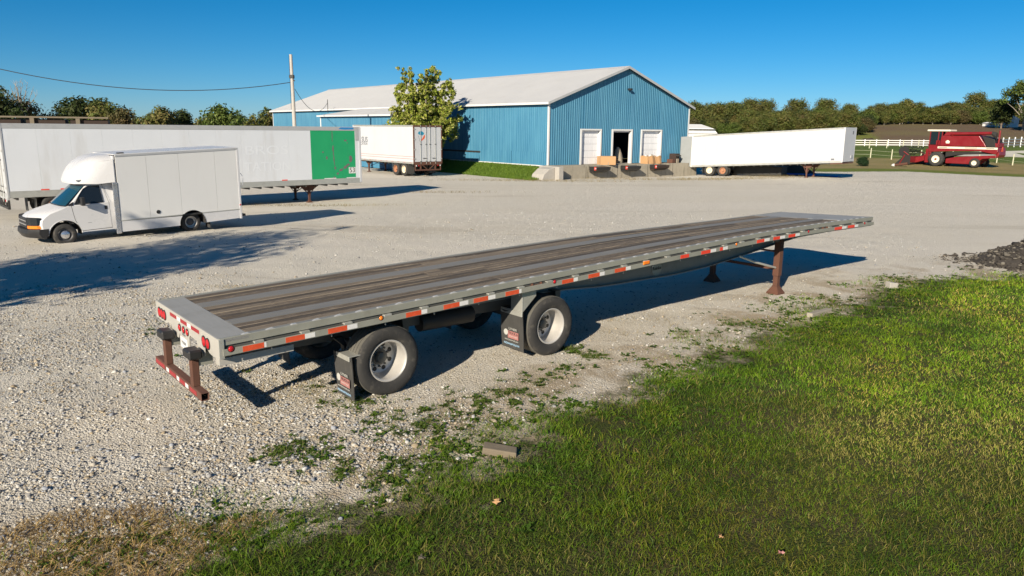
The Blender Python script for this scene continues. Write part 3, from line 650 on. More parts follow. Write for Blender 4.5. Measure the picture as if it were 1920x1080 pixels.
# ------------------------------------------------------------------ dry van trailers (x forward from the rear end, y across; y = 0 is the right side, z = 0 at the ground)
def van_wheel(parent, x, y, z, flip, rim, r=.50, dual=True):
    w = link('wheel', None, parent, (x, y, z), (0, 0, math.pi if flip else 0))
    m = MB(); wd = .26
    m.lathe([(.03, r*.55), (.005, r*.62), (0, r*.85), (.02, r*.96), (.05, r), (wd - .05, r), (wd - .02, r*.96), (wd, r*.85), (wd - .01, r*.6), (.03, r*.55)], (0, 0, 0), (0, 1, 0), 28, False)
    if dual: m.lathe([(.33, r*.55), (.31, r*.85), (.33, r*.96), (.36, r), (.52, r), (.56, r*.9), (.55, r*.55), (.33, r*.55)], (0, 0, 0), (0, 1, 0), 28, False)
    m.build('tyre', 'tyre', w, smooth=40)
    q = MB(); q.lathe([(.04, r*.56), (.015, r*.57), (.02, r*.52), (.13, r*.47), (.15, r*.40), (.14, r*.22), (.05, r*.20), (.04, r*.12), (.04, 0)], (0, 0, 0), (0, 1, 0), 24, False); q.build('rim', rim, w, smooth=35)
    return w
def van_trailer(name, loc, rz, label, L, zf, zt, zb_front=None, zt_front=None, near='right', panel='white_panel', special=None, wheels=(), rims=('rim_cream', 'rim_rust'), legx=None, leg_r='rust', rail_h=.14, gz_leg=0, tilt=0, rail_t=.13, edges=None):
    """zf floor and zt top heights at the rear; *_front at the nose. Side y=0 or y=2.59 may be shown."""
    WD = 2.59; zfn = zb_front if zb_front is not None else zf; ztn = zt_front if zt_front is not None else zt
    root = empty(name, loc, rz); tag(root, label, 'trailer')
    def xf(x, y, u):                                                # u: 0 floor rail bottom .. 1 roof
        k = x / L; return (x, y, lerp(lerp(zf, zfn, k), lerp(zt, ztn, k), u))
    H_ = zt - zf; ub = rail_h / H_; ut = 1 - rail_t / H_
    def B(nm, mat, fn, bevel=0, parent=root, **k):
        m = MB(); fn(m); return m.build(nm, mat, parent, xf, bevel, **k)
    n = round(L / 1.22); 
    for y, sg in ((0, -1), (WD, 1)):
        ed = edges or [i * L / n for i in range(n + 1)]
        for i in range(len(ed) - 1):
            a = ed[i] + .0015; b = ed[i + 1] - .0015; mt = panel
            if special and special(i, n, sg): mt = special(i, n, sg)
            B('side_panel', mt, lambda m: m.box((a, y, ub), (b, y - sg * .03, ut)))
        B('bottom_rail', 'aluminium', lambda m: (m.box((0, y + sg * .008, 0), (L, y - sg * .05, ub), 2, 0),), .006)
        B('top_rail', 'grey_primer' if panel == 'white_panel' else 'aluminium', lambda m: m.box((0, y + sg * .010, ut), (L, y - sg * .05, 1.0), 2, 0), .008)
        B('side_backing', panel, lambda m: m.box((.02, y - sg * .031, ub), (L - .02, y - sg * .036, ut)))
    B('roof', 'aluminium', lambda m: m.box((.01, .05, .985), (L - .01, WD - .05, .998), 2, 0))
    B('floor', 'frame_metal', lambda m: m.box((.02, .052, .01), (L - .02, WD - .052, .05), 2, 0))
    B('front_wall', panel, lambda m: m.box((L, .02, .02), (L + .03, WD - .02, .99)), .02)
    B('front_corner', 'white_paint', lambda m: m.box((L - .10, -.014, .01), (L + .035, .03, .995)), .02); B('front_corner', 'white_paint', lambda m: m.box((L - .10, WD + .014, .01), (L + .035, WD - .03, .995)), .02)
    for i in range(int(L / .6)):
        x = .3 + i * .6; B('crossmember', 'frame_metal', lambda m: m.box((x, .06, -.035), (x + .05, WD - .06, .009)))
    # wheels and axles
    for i, (x, z) in enumerate(wheels):
        van_wheel(root, x, -.0 + .03, z + .50, False, rims[i % len(rims)]); van_wheel(root, x, WD - .03, z + .50, True, rims[i % len(rims)])
        MB().cyl((x, .5, z + .5), (x, WD - .5, z + .5), .06, n=10).build('axle', 'dark_metal', root)
    if wheels:
        x = sum(w[0] for w in wheels) / len(wheels); z = wheels[0][1]
        m = MB(); m.box((x - 1.3, .75, z + .62), (x + 1.3, .85, z + .88)); m.box((x - 1.3, 1.74, z + .62), (x + 1.3, 1.84, z + .88)); m.box((x - .9, .62, z + .45), (x + .9, .72, z + .60)); m.box((x - .9, 1.87, z + .45), (x + .9, 1.97, z + .60)); m.build('bogie_frame', 'dark_metal', root)
        for y in (.04, WD - .60): MB().box((wheels[0][0] - .66, y, z + .18), (wheels[0][0] - .645, y + .56, z + .88)).build('mud_flap', 'flap_rubber', root)
    # landing gear
    if legx:
        k = legx / L; zz = lerp(zf, zfn, k)
        for y, sg in ((.50, 1), (WD - .50, -1)):
            MB().box((legx - .06, y - .06, gz_leg + .35), (legx + .06, y + .06, zz)).build('landing_leg', leg_r, root, bevel=.006)
            MB().box((legx - .045, y - .045, gz_leg + .02), (legx + .045, y + .045, gz_leg + .35)).build('inner_leg', leg_r, root)
            ft = MB(); ft.loft([[(legx - s, y - s, z), (legx + s, y - s, z), (legx + s, y + s, z), (legx - s, y + s, z)] for s, z in ((.13, gz_leg), (.13, gz_leg + .025), (.05, gz_leg + .10))]); ft.build('foot', leg_r, root)
            MB().prism([(legx - .62, zz), (legx - .58, zz - .05), (legx - .14, zz - .34), (legx + .14, zz - .34), (legx + .58, zz - .05), (legx + .62, zz)], y - .04, y + .04, 1).build('gusset', leg_r, root)
            m = MB(); m.tube([(legx + .06, y, gz_leg + .45), (legx + .35, y, zz - .15)], .018, 6); m.tube([(legx - .06, y, gz_leg + .45), (legx - .35, y, zz - .15)], .018, 6); m.build('brace', leg_r, root)
        m = MB(); m.tube([(legx, .5, gz_leg + .42), (legx, WD - .9, zz - .1)], .02, 6); m.tube([(legx, WD - .5, gz_leg + .42), (legx, .9, zz - .1)], .02, 6); m.build('cross_brace', leg_r, root)
    root['_'] = 0; del root['_']
    return root, xf, B
def rear_end(root, xf, B, WD=2.59, frame='rust', doors='white_paint', zg=.35, guard='rust', zf=1.0, lamps=True):
    B('rear_post', frame, lambda m: m.box((-.03, -.016, .0), (.05, .09, 1.0)), .01); B('rear_post', frame, lambda m: m.box((-.03, WD + .016, .0), (.05, WD - .09, 1.0)), .01)
    B('rear_header', frame, lambda m: m.box((-.025, .09, .955), (.05, WD - .09, .999)))
    B('rear_sill', frame, lambda m: m.box((-.03, .09, -.03), (.05, WD - .09, .055)))
    ds = []
    for a, b in ((.093, WD / 2 - .004), (WD / 2 + .004, WD - .093)):
        d = B('rear_door', doors, lambda m: m.box((-.022, a, .058), (.03, b, .953)), .006); ds.append(d)
    for a, d in ((.62, ds[0]), (1.12, ds[0]), (1.47, ds[1]), (1.97, ds[1])):
        m = MB(); m.tube([(-.05, a, .0), (-.05, a, 1.0)], .016, 8)
        m.build('lock_rod', 'aluminium', d, xf)
        for u in (.06, .5, .94): MB().box((-.062, a - .05, u), (-.022, a + .05, u + .02)).build('rod_guide', 'dark_metal', d, xf)
    for y, d in ((.09, ds[0]), (WD - .09, ds[1])):
        for u in (.12, .36, .62, .88): MB().box((-.045, y - .07, u), (-.022, y + .07, u + .03)).build('hinge', 'aluminium', d, xf)
    for a, d in ((.85, ds[0]), (1.7, ds[1])): MB().box((-.075, a - .26, .145), (-.05, a + .10, .155)).build('handle', 'dark_metal', d, xf)
    g = MB(); g.box((-.04, .12, zg), (.05, WD - .12, zg + .10))
    for y in (.62, WD - .62): g.box((-.03, y - .05, zg + .10), (.05, y + .05, zf - .05))
    g.build('underride_guard', guard, root, bevel=.006)
    g = MB()
    for y0, y1 in ((.72, 1.18), (WD - .72, WD - 1.18)): g.tube([(-.02, y1, zg + .12), (-.02, y0, zf - .05)], .035, 4)
    for y in (.14, WD - .14): g.box((-.02, y - .03, zg + .05), (.05, y + .03, zf))
    g.build('guard_strut', guard, root)
    if lamps:
        for y in (.20, .42, WD - .42, WD - .20):
            q = MB(); q.lathe([(0, .05), (-.02, .045), (-.025, 0)], (-.04, y, zf - .13), (1, 0, 0), 12); q.build('tail_lamp', 'lens_red' if .3 < y < 2.3 else 'tape_white', root)
# --- long white trailer with the green panel, behind the box truck
LTZ = -.20
zf, zt = .745, 3.69
LT_ED = [k * 13.25 / 11 for k in range(12)] + [15.82, 16.15]
def spec_left(i, n, sg): return 'green_panel' if (sg < 0 and i == 11) else None
LT, lxf, LB = van_trailer('box_trailer', (-20.2, 30.0, 0), .735, 'long white box trailer with a green square panel behind the box truck', 16.15, zf, zt, None, None, special=spec_left, wheels=((1.6, -.18), (2.85, -.19)), rims=('rim_rust', 'rim_cream'), legx=13.3, rail_h=.27, gz_leg=-.21, rail_t=.20, edges=LT_ED)
rear_end(LT, lxf, LB, frame='grey_primer', zg=.28, guard='dark_metal', zf=zf)
p0 = 14 - 14 
MB().box((14.92, -.004, .92), (16.03, -.0065, 1.0)).build('primer_patch', 'grey_primer', LT) if False else None
LB('primer_patch', 'grey_primer', lambda m: m.box((15.84, -.0165, .76), (16.04, -.0185, 1.0)), 0)
LB('paint_patch', 'blue_mark', lambda m: m.prism([(14.85, .962), (15.0, .990), (15.75, .990), (15.75, .958), (15.2, .952)], -.0125, -.0145, 1))
pr = random.Random(3)
def scab(x, u, w, h, rot=0):
    pts = [(x + w * (.8 + .4 * pr.random()) * math.cos(a) * .5 + rot * h * math.sin(a) * .5, u + h * (.8 + .4 * pr.random()) * math.sin(a) * .5) for a in np.linspace(0, 2 * math.pi, 9)[:-1]]
    LB('bare_patch', 'patch_grey', lambda m: m.prism(pts, -.001, -.0025, 1))
gx0, gx1 = 13.26, 15.81
def GXf(f): return lerp(gx0, gx1, f)
for f, u, w, h, r_ in ((.48, .86, .05, .16, 0), (.48, .77, .03, .06, 0), (.49, .62, .09, .14, 0), (.495, .53, .05, .08, 0), (.50, .44, .07, .11, 0), (.51, .37, .04, .10, 0), (.525, .28, .09, .06, 0), (.26, .56, .10, .03, 0), (.34, .46, .10, .07, 0), (.78, .76, .18, .035, 0), (.82, .72, .05, .03, 0), (.89, .44, .20, .12, 0), (.82, .33, .18, .05, 2), (.76, .29, .22, .06, 2), (.66, .24, .2, .05, 2), (.58, .18, .14, .05, 1), (.50, .115, .12, .03, 0)): scab(GXf(f), u, w, h, r_ * .9)
LB('white_tape', 'tape_white', lambda m: m.box((GXf(.27), -.001, .075), (GXf(.54), -.003, .105))); LB('white_tape', 'tape_white', lambda m: m.box((GXf(.78), -.001, .075), (GXf(1.0), -.003, .105)))
def ltext(s, x, u, size, mat, sx=1, sh=0): 
    p = lxf(x, -.003, u); return text('lettering', s, size, mat, LT, p, (math.pi/2, 0, 0), .001, sx=sx, shear=sh)
q_ = LB('number_plate', 'tape_white', lambda m: m.box((GXf(.84), -.001, .175), (GXf(1.0) - .005, -.003, .285))); p = lxf(GXf(.92), -.0045, .230); text('lettering', '53', .36, 'letter_black', q_, p, (math.pi/2, 0, 0), .001)
ltext('BROS', 10.9, .60, .62, 'ghost_white', 1.5); ltext('TATION', 10.95, .33, .62, 'ghost_white', 1.05); ltext('A', 3.70, .40, .40, 'letter_grey')
for x in (1.15, 1.85, 11.6): LB('reflective_tape', 'tape_red', lambda m: m.box((x, -.001, .088), (x + .30, -.003, .108)))
# --- trailer with dark lettering in front of the barn
ST, sxf, SB = van_trailer('box_trailer', (-7.6, 57.83, 0), 2.262, 'white box trailer with rusty rear frame parked beside the blue barn', 9.6, .96, 3.88, wheels=((1.55, 0), (2.8, 0)), rims=('rim_cream', 'rim_rust'), legx=7.9, panel='white_paint', gz_leg=0)
# this one shows its left side: y runs from the right, so turn it round
ST.location = (-7.6 + 2.59 * math.cos(2.262 - math.pi/2), 57.83 + 2.59 * math.sin(2.262 - math.pi/2), 0)
rear_end(ST, sxf, SB, frame='rust', zg=.45, guard='rust', zf=.96)
def stext(s, x, u, size, mat, sx=1): text('lettering', s, size, mat, ST, sxf(x, 2.593, u), (math.pi/2, 0, math.pi), .001, sx=sx, bold=size * .022)
stext('SUS', 7.62, .585, .60, 'letter_grey', 1.1); stext('CATION', 7.75, .47, .30, 'letter_grey', 1.05)
for u in (.185, .125): SB('red_stripe', 'tape_red', lambda m: m.box((.06, 2.5905, u), (9.5, 2.593, u + .008)))
for i in range(10): SB('reflective_tape', 'letter_red', lambda m: m.box((.3 + i * .9, 2.599, .024), (.6 + i * .9, 2.601, .038)))
SB('door_emblem', 'teal_mark', lambda m: m.prism([(1.65, .80), (1.80, .84), (1.98, .85), (2.14, .83), (2.20, .79), (2.12, .765), (1.96, .745), (1.80, .74), (1.68, .765)], -.023, -.0255, 0))
SB('door_emblem', 'orange_mark', lambda m: m.prism([(1.56, .75), (1.64, .745), (1.78, .68), (1.95, .60), (1.86, .60), (1.64, .65), (1.56, .70)], -.023, -.0255, 0))
SB('door_emblem', 'letter_grey', lambda m: m.prism([(2.16, .74), (2.18, .735), (2.0, .55), (1.97, .55)], -.023, -.0255, 0))
text('lettering', 'trailer', .12, 'letter_blue', ST, sxf(-.024, 2.25, .28), (math.pi/2, 0, -math.pi/2), .001) if False else None
# --- white trailer backed up to the loading dock
a45 = -.72; Q0 = Vector((15.6, 66.5, 0))
DTL = 12.75
fx = Vector((math.cos(a45), math.sin(a45), 0)); fy = Vector((-fx.y, fx.x, 0))
DT, dxf, DB = van_trailer('box_trailer', Q0, a45, 'white box trailer backed up to the loading dock with its nose raised', DTL, .55, 3.27, 1.40, 4.06, wheels=((1.75, -.14), (2.97, -.12)), rims=('rim_cream', 'rim_rust'), legx=9.95, leg_r='rust_bar', panel='white_paint', rail_h=.16, gz_leg=.10)
DB('rear_post', 'barn_white', lambda m: m.box((-.03, -.016, .0), (.05, .09, 1.0)), .01); DB('rear_post', 'barn_white', lambda m: m.box((-.03, 2.606, .0), (.05, 2.50, 1.0)), .01)
d = DB('open_door', 'door_grey', lambda m: m.box((-1.12, .0, .02), (-.03, .05, .98)), .006)
DB('patch_panel', 'white_panel', lambda m: m.box((3.55, -.004, .075), (4.65, -.0065, .36))); DB('patch_panel', 'white_panel', lambda m: m.box((1.5, -.004, .075), (3.53, -.0065, .21)))
for i in range(22): DB('reflective_tape', 'grey_primer', lambda m: m.box((.15 + i * .55, -.0085, .022), (.5 + i * .55, -.0105, .042)))
DB('data_plate', 'letter_grey', lambda m: m.box((DTL + .03, 1.75, .80), (DTL + .034, 2.0, .90))); DB('air_fitting_box', 'grey_primer', lambda m: m.box((DTL + .03, 1.75, .12), (DTL + .07, 2.25, .20))); DB('number_decal', 'letter_grey', lambda m: m.box((11.9, -.001, .08), (12.15, -.003, .13)))
DB('nose_sill', 'rust_bar', lambda m: m.box((DTL - .9, .02, -.035), (DTL + .02, 2.57, -.003)))

# ------------------------------------------------------------------ white box truck (x forward from the rear axle, y to the left = towards us)
hTR = math.atan2(-2.76, -2.86)
BT = empty('box_truck', (-12.04, 27.0, 0), hTR); tag(BT, 'white box truck with a rounded roof fairing parked on the gravel at left', 'truck')
def TX(x, y, z): return (x, y, z + (-.045 * (x - .3)) * (.55 + .45 * min(1, max(0, z) / 2.8)))   # stands slightly nose-down
def T(name, mat, fn, parent=BT, bevel=0, xf=TX, **k):
    m = MB(); fn(m); return m.build(name, mat, parent, xf, bevel, **k)
YB = 1.18
for sg in (-1, 1):
    xs = [-1.70, -.9, .35, 1.40, 2.34]
    AR = .45; arcp = lambda a0, a1, n=9: [(AR * math.cos(t_), .32 + AR * math.sin(t_)) for t_ in np.linspace(a0, a1, n)]
    for a, b in zip(xs[:-1], xs[1:]):
        pl = [(a + .003, .66), (b - .003, .66), (b - .003, 2.74), (a + .003, 2.74)]
        if a < 0 < b: pl = [(a + .003, .66)] + arcp(math.pi - .857, .857) + [(b - .003, .66), (b - .003, 2.74), (a + .003, 2.74)]
        T('box_panel', 'truck_panel', lambda m: m.prism(pl, sg * YB, sg * (YB - .03), 1))
    T('top_rail', 'grey_primer', lambda m: m.box((-1.76, sg * (YB + .012), 2.74), (2.34, sg * (YB - .06), 2.82)), bevel=.012)
    for a, b in ((-1.70, -.345), (.345, 2.34)): T('lower_rail', 'aluminium', lambda m: m.box((a, sg * (YB + .008), .625), (b, sg * (YB - .03), .66)), bevel=.004)
    T('box_corner', 'truck_white', lambda m: m.box((-1.79, sg * (YB + .010), .30), (-1.70, sg * (YB - .08), 2.82)), bevel=.015)
    # skirt with the wheel arch cut out
    for pl in ([(-1.70, .33), (-1.70, .622), (-.353, .622)] + arcp(math.pi - .671, math.pi + .06, 6), [(2.34, .622), (2.34, .27)] + arcp(-.10, .671, 6)):
        T('skirt', 'truck_white', lambda m: m.prism(pl, sg * YB, sg * (YB - .03), 1))
    T('arch_liner', 'rubber', lambda m: m.loft([[(AR * math.cos(a), yy, .32 + AR * math.sin(a)) for a in np.linspace(-.1, math.pi + .1, 19)] for yy in (sg * (YB + .012), sg * .5)], False, False))
    T('arch_back', 'rubber', lambda m: m.box((-.6, sg * .5, .25), (.6, sg * .49, .80)))
    T('rock_guard', 'chrome', lambda m: m.box((2.345, sg * (YB - .02), .22), (2.50, sg * (YB + .02), 1.92)), bevel=.02)
    T('rear_marker', 'lens_red', lambda m: m.lathe([(0, .03), (.012, .025), (.014, 0)], (-1.74, sg * (YB + .01), .80), (0, sg, 0), 10))
T('box_roof', 'truck_white', lambda m: m.box((-1.76, -1.12, 2.80), (2.36, 1.12, 2.835)), bevel=.01)
T('box_front', 'truck_white', lambda m: m.box((2.36, -1.14, .75), (2.40, 1.14, 2.78)))
T('box_floor', 'dark_metal', lambda m: m.box((-1.7, -1.12, .60), (2.34, 1.12, .66)))
T('rear_door', 'truck_panel', lambda m: [m.box((-1.785, -1.09, .68 + k * .41), (-1.75, 1.09, .68 + k * .41 + .40)) for k in range(5)])
T('rear_bumper', 'dark_metal', lambda m: m.box((-2.0, -1.0, .36), (-1.80, 1.0, .44)), bevel=.01)
T('grab_handle', 'chrome', lambda m: m.tube([(-1.80, YB - .02, 1.45), (-1.88, YB - .01, 1.50), (-1.90, YB - .01, 1.80), (-1.82, YB - .02, 1.92)], .012, 6))
T('fuel_filler', 'dark_metal', lambda m: m.lathe([(0, .065), (.014, .065), (.014, .052), (.002, .050), (.002, 0)], (1.14, YB, .82), (0, 1, 0), 18))
T('roof_vent', 'plastic_black', lambda m: m.box((2.0, .85, 2.835), (2.2, 1.0, 2.87)), bevel=.01)
T('chassis_rail', 'dark_metal', lambda m: (m.box((-1.6, .35, .42), (4.4, .45, .58)), m.box((-1.6, -.45, .42), (4.4, -.35, .58))))
# cab body: one profile lofted across, rounded at the nose and shoulders
def cabprof(k):                                                  # k: 0 centre .. 1 outer side
    e = k ** 6; nx = .30 * k ** 3; up = .05 * k ** 2 + .03 * e
    arch = [(3.93 + .475 * math.cos(a), .335 + .475 * math.sin(a)) for a in np.linspace(math.pi - .12, .02, 15)]
    return [(2.36, .37), (3.42, .37)] + arch + [(4.50 - nx*.2, .46), (4.82 - nx, .48), (4.86 - nx, .70), (4.84 - nx, .93 - up), (4.74 - nx, 1.03 - up), (4.45 - nx * .5, 1.13 - up), (4.12 - nx * .3, 1.22 - up), (3.80, 1.27 - up * .5), (2.36, 1.29)]
ys = [-1, -.97, -.88, -.66, -.35, 0, .35, .66, .88, .97, 1]
def fn(m): m.loft([[(x, .985 * (s if abs(s) < 1 else s * 1.0), z) for x, z in cabprof(abs(s))] for s in ys])
T('cab_body', 'truck_white', fn, smooth=32)
ghp = [(2.36, 1.28), (3.88, 1.24), (3.70, 1.40), (3.44, 1.70), (3.30, 1.84), (3.12, 1.92), (2.36, 1.95)]
def ghy(z): return .955 - .17 * max(0, (z - 1.25)) / .68
T('cab_upper', 'truck_white', lambda m: m.loft([[(x - .10 * (abs(s) ** 3) * (x > 3.2), s * ghy(z), z - .015 * s ** 6) for x, z in ghp] for s in ys]), smooth=32)
# glass, doors, seams
def wsq(s, t): 
    x = lerp(3.93, 3.33, t); z = lerp(1.255, 1.845, t); return (x - .10 * abs(s) ** 3 + .012, s * ghy(z) * .93, z + .012)
T('windscreen', 'glass_teal', lambda m: m.loft([[wsq(s, tt) for tt in (0, .33, .66, 1)] for s in np.linspace(-1, 1, 9)], False, False), smooth=60)
T('windscreen_trim', 'plastic_black', lambda m: m.loft([[wsq(s, -.04), wsq(s, -.005)] for s in np.linspace(-1, 1, 9)], False, False))
for sg in (-1, 1):
    wy = lambda z: sg * (ghy(z) + .006)
    pw = [(3.60, 1.29), (3.42, 1.58), (3.28, 1.76), (3.14, 1.83), (2.80, 1.835), (2.75, 1.28)]
    T('side_window', 'glass_dark', lambda m: m.add([(x, wy(z), z) for x, z in pw], [tuple(range(6))]))
    T('window_trim', 'plastic_black', lambda m: m.tube([(x, wy(z) + sg * .002, z) for x, z in pw + pw[:1]], .012, 4))
    T('quarter_trim', 'plastic_black', lambda m: m.add([(3.86, sg * .962, 1.255), (3.64, sg * .962, 1.255), (3.62, sg * (ghy(1.36) + .012), 1.38)], [(0, 1, 2)]))
    d = T('cab_door', 'truck_white', lambda m: m.prism([(2.56, .44), (3.46, .42), (3.62, .80), (3.68, 1.24), (2.60, 1.27)], sg * .984, sg * .990, 1), bevel=.003, seg=1)
    T('door_seam', 'dark_metal', lambda m: m.tube([(2.56, sg * .986, .43), (3.47, sg * .986, .41), (3.63, sg * .986, .80), (3.70, sg * .986, 1.26)], .006, 4), d)
    T('door_seam', 'dark_metal', lambda m: m.tube([(2.57, sg * .986, .44), (2.60, sg * .986, 1.28), (2.72, sg * (ghy(1.86) + .004), 1.88)], .005, 4), d)
    T('door_handle', 'plastic_black', lambda m: m.box((2.66, sg * .985, 1.05), (2.74, sg * 1.005, 1.17)), d, bevel=.02)
    T('door_badge', 'letter_grey', lambda m: m.box((3.16, sg * .9905, .655), (3.28, sg * .993, .665)), d)
    T('mirror', 'plastic_black', lambda m: (m.box((3.36, sg * 1.07, 1.25), (3.46, sg * 1.27, 1.52)), m.tube([(3.46, sg * .95, 1.30), (3.42, sg * 1.10, 1.33)], .03, 6)), bevel=.025)
    T('headlamp', 'glass_dark', lambda m: m.loft([[(4.55, sg * .93, .72), (4.55, sg * .93, .945)], [(4.66, sg * .88, .70), (4.66, sg * .88, .96)], [(4.80, sg * .70, .70), (4.795, sg * .70, .965)], [(4.86, sg * .52, .70), (4.855, sg * .52, .965)]], False, False), xf=lambda x, y, z: TX(x + .012, y * 1.012, z))
    T('turn_lamp', 'lens_amber', lambda m: m.loft([[(4.55, sg * .935, .60), (4.55, sg * .935, .70)], [(4.67, sg * .885, .60), (4.67, sg * .885, .695)], [(4.81, sg * .70, .60), (4.81, sg * .70, .695)], [(4.865, sg * .56, .60), (4.865, sg * .56, .695)]], False, False), xf=lambda x, y, z: TX(x + .014, y * 1.014, z))
    T('arch_lip', 'truck_white', lambda m: m.tube([(3.93 + .485 * math.cos(a), sg * .972, .335 + .485 * math.sin(a)) for a in np.linspace(math.pi - .05, .15, 14)], .022, 6))
    T('front_arch_liner', 'rubber', lambda m: m.loft([[(3.93 + .47 * math.cos(a), yy, .335 + .47 * math.sin(a)) for a in np.linspace(-.1, math.pi + .1, 15)] for yy in (sg * .96, sg * .45)], False, False))
T('grille', 'plastic_black', lambda m: (m.box((4.80, -.52, .60), (4.885, .52, .93)),), bevel=.01)
T('grille_bar', 'chrome', lambda m: (m.box((4.86, -.50, .70), (4.895, .50, .73)), m.box((4.86, -.50, .82), (4.895, .50, .85))))
T('front_bumper', 'plastic_black', lambda m: m.loft([[(4.40, s * 1.0, .40), (4.40, s * 1.0, .58), (4.98 - .33 * abs(s) ** 3, s * 1.0, .58), (5.0 - .33 * abs(s) ** 3, s * 1.0, .45), (4.92 - .33 * abs(s) ** 3, s * .98, .30), (4.5, s * .98, .25)] for s in np.linspace(-1, 1, 11)]), smooth=35)
# roof fairing
fp = [(2.40, 1.93), (2.95, 1.90), (3.55, 1.93), (3.56, 2.02), (3.48, 2.22), (3.34, 2.45), (3.16, 2.63), (2.95, 2.75), (2.70, 2.81), (2.40, 2.83)]
def fsl(s):
    k = abs(s); out = []
    for x, z in fp:
        kx = (x - 2.4) / 1.16; yw = 1.16 * (1 - .34 * kx ** 2); sh = k ** 5
        zz = lerp(z, 2.0 + (z - 2.0) * .80, sh) if z > 2.05 else z
        out.append((lerp(x, 2.4 + (x - 2.4) * .93, sh), s * yw, zz))
    return out
T('roof_fairing', 'truck_white', lambda m: m.loft([fsl(s) for s in (-1, -.99, -.95, -.85, -.6, -.3, 0, .3, .6, .85, .95, .99, 1)]), smooth=50)
T('clearance_lamp', 'grey_primer', lambda m: m.box((3.30, .80, 2.02), (3.46, .86, 2.07)), bevel=.01)
T('seat', 'seat_cloth', lambda m: (m.box((2.6, .2, .9), (3.1, .75, 1.1)), m.box((2.5, .2, 1.0), (2.7, .75, 1.6))), bevel=.06) 
def twheel(x, y, flip, rim, dish):
    w = link('wheel', None, BT, TX(x, y, .335)); w.rotation_euler = (0, 0, 0 if flip else math.pi)
    m = MB(); r = .345; m.lathe([(.03, r*.58), (.004, r*.66), (0, r*.86), (.02, r*.965), (.045, r), (.19, r), (.215, r*.96), (.235, r*.85), (.22, r*.58), (.03, r*.58)], (0, 0, 0), (0, 1, 0), 30, False); m.build('tyre', 'tyre', w, smooth=40)
    q = MB()
    if dish: q.lathe([(.05, r*.60), (.02, r*.60), (.03, r*.55), (.12, r*.50), (.13, r*.36), (.11, r*.30)], (0, 0, 0), (0, 1, 0), 24, False)
    else: q.lathe([(.06, r*.60), (.02, r*.60), (.035, r*.54), (.06, r*.50), (.05, r*.36), (.03, r*.34)], (0, 0, 0), (0, 1, 0), 24, False)
    q.build('rim', 'rim_metal' if dish else 'rim_dark', w, smooth=35)
    hcap = MB(); z0 = .115 if dish else .03
    hcap.lathe([(z0 + .02, r*.38), (z0 - .01, r*.36), (z0 - .03, r*.20), (z0 - .035, 0)], (0, 0, 0), (0, 1, 0), 16, False)
    hcap.build('hub_cap', 'rim_dark' if dish else 'chrome', w, smooth=35)
for x, dish in ((0, True), (3.95, False)):
    twheel(x, 1.0, False, '', dish); twheel(x, -1.0, True, '', dish)
for y in (.62, -.85): T('inner_tyre', 'tyre', lambda m: m.lathe([(0, .18), (0, .34), (.2, .34), (.2, .18)], (0, y, .335), (0, 1, 0), 24, False))
T('mud_flap', 'flap_rubber', lambda m: m.box((-.62, .72, .08), (-.605, 1.12, .55))); T('mud_flap', 'flap_rubber', lambda m: m.box((-.62, -1.12, .08), (-.605, -.72, .55)))
# ------------------------------------------------------------------ blue metal barn (x along the gable to the right, y back along the long side)
bA = .6677; BC = Vector((2.6477, 58.0573, 0)); bW, bL, zB, zE, zR = 16.45, 56.0, .965, 5.74, 8.66
BN = empty('barn', BC, bA); tag(BN, 'large blue metal barn with white roof and loading doors', 'barn')
def roofz(u): return zE + (zR - zE) * (1 - abs(u - bW / 2) / (bW / 2))
def ribs(u0, u1, pitch=.228):
    """profile points (u, depth) of a ribbed steel sheet; ribs stand out by depth"""
    out = [(u0, 0)]; n = max(1, round((u1 - u0) / pitch)); p = (u1 - u0) / n
    for i in range(n):
        c = u0 + (i + .5) * p; out += [(c - .045, 0), (c - .020, .026), (c + .020, .026), (c + .045, 0)]
    out.append((u1, 0)); return out
def sheet(name, mat, parent, u0, u1, zlo, zhi, place, pitch=.228):
    """a ribbed sheet; zlo/zhi are functions of u; place(u, depth, z) -> local point"""
    pr = ribs(u0, u1, pitch); vs = []; fs = []
    for (u, d) in pr: vs += [place(u, d, zlo(u)), place(u, d, zhi(u))]
    for i in range(len(pr) - 1): fs.append((2*i, 2*i + 2, 2*i + 3, 2*i + 1))
    m = MB(); m.add(vs, fs); return m.build(name, mat, parent)
DOORS = [(3.32, 5.60), (6.82, 9.22), (10.30, 12.90)]; DTOP = 3.62
def gp(u, d, z): return (u, -d - .004, z)
us = [0]; 
while us[-1] < bW - .01: us.append(min(bW, us[-1] + .914))
cuts = sorted(set([round(u, 3) for u in us] + [d for p in DOORS for d in p] + [bW / 2]))
cuts = [c for i, c in enumerate(cuts) if i == 0 or c - cuts[i - 1] > .03]
if cuts[-1] < bW: cuts[-1] = bW
for a, b in zip(cuts[:-1], cuts[1:]):
    mid = (a + b) / 2; low = DTOP + .09 if any(p < mid < q for p, q in DOORS) else zB
    sheet('wall_sheet', 'barn_blue', BN, a, b, lambda u: low, lambda u: roofz(u) - .03, gp)
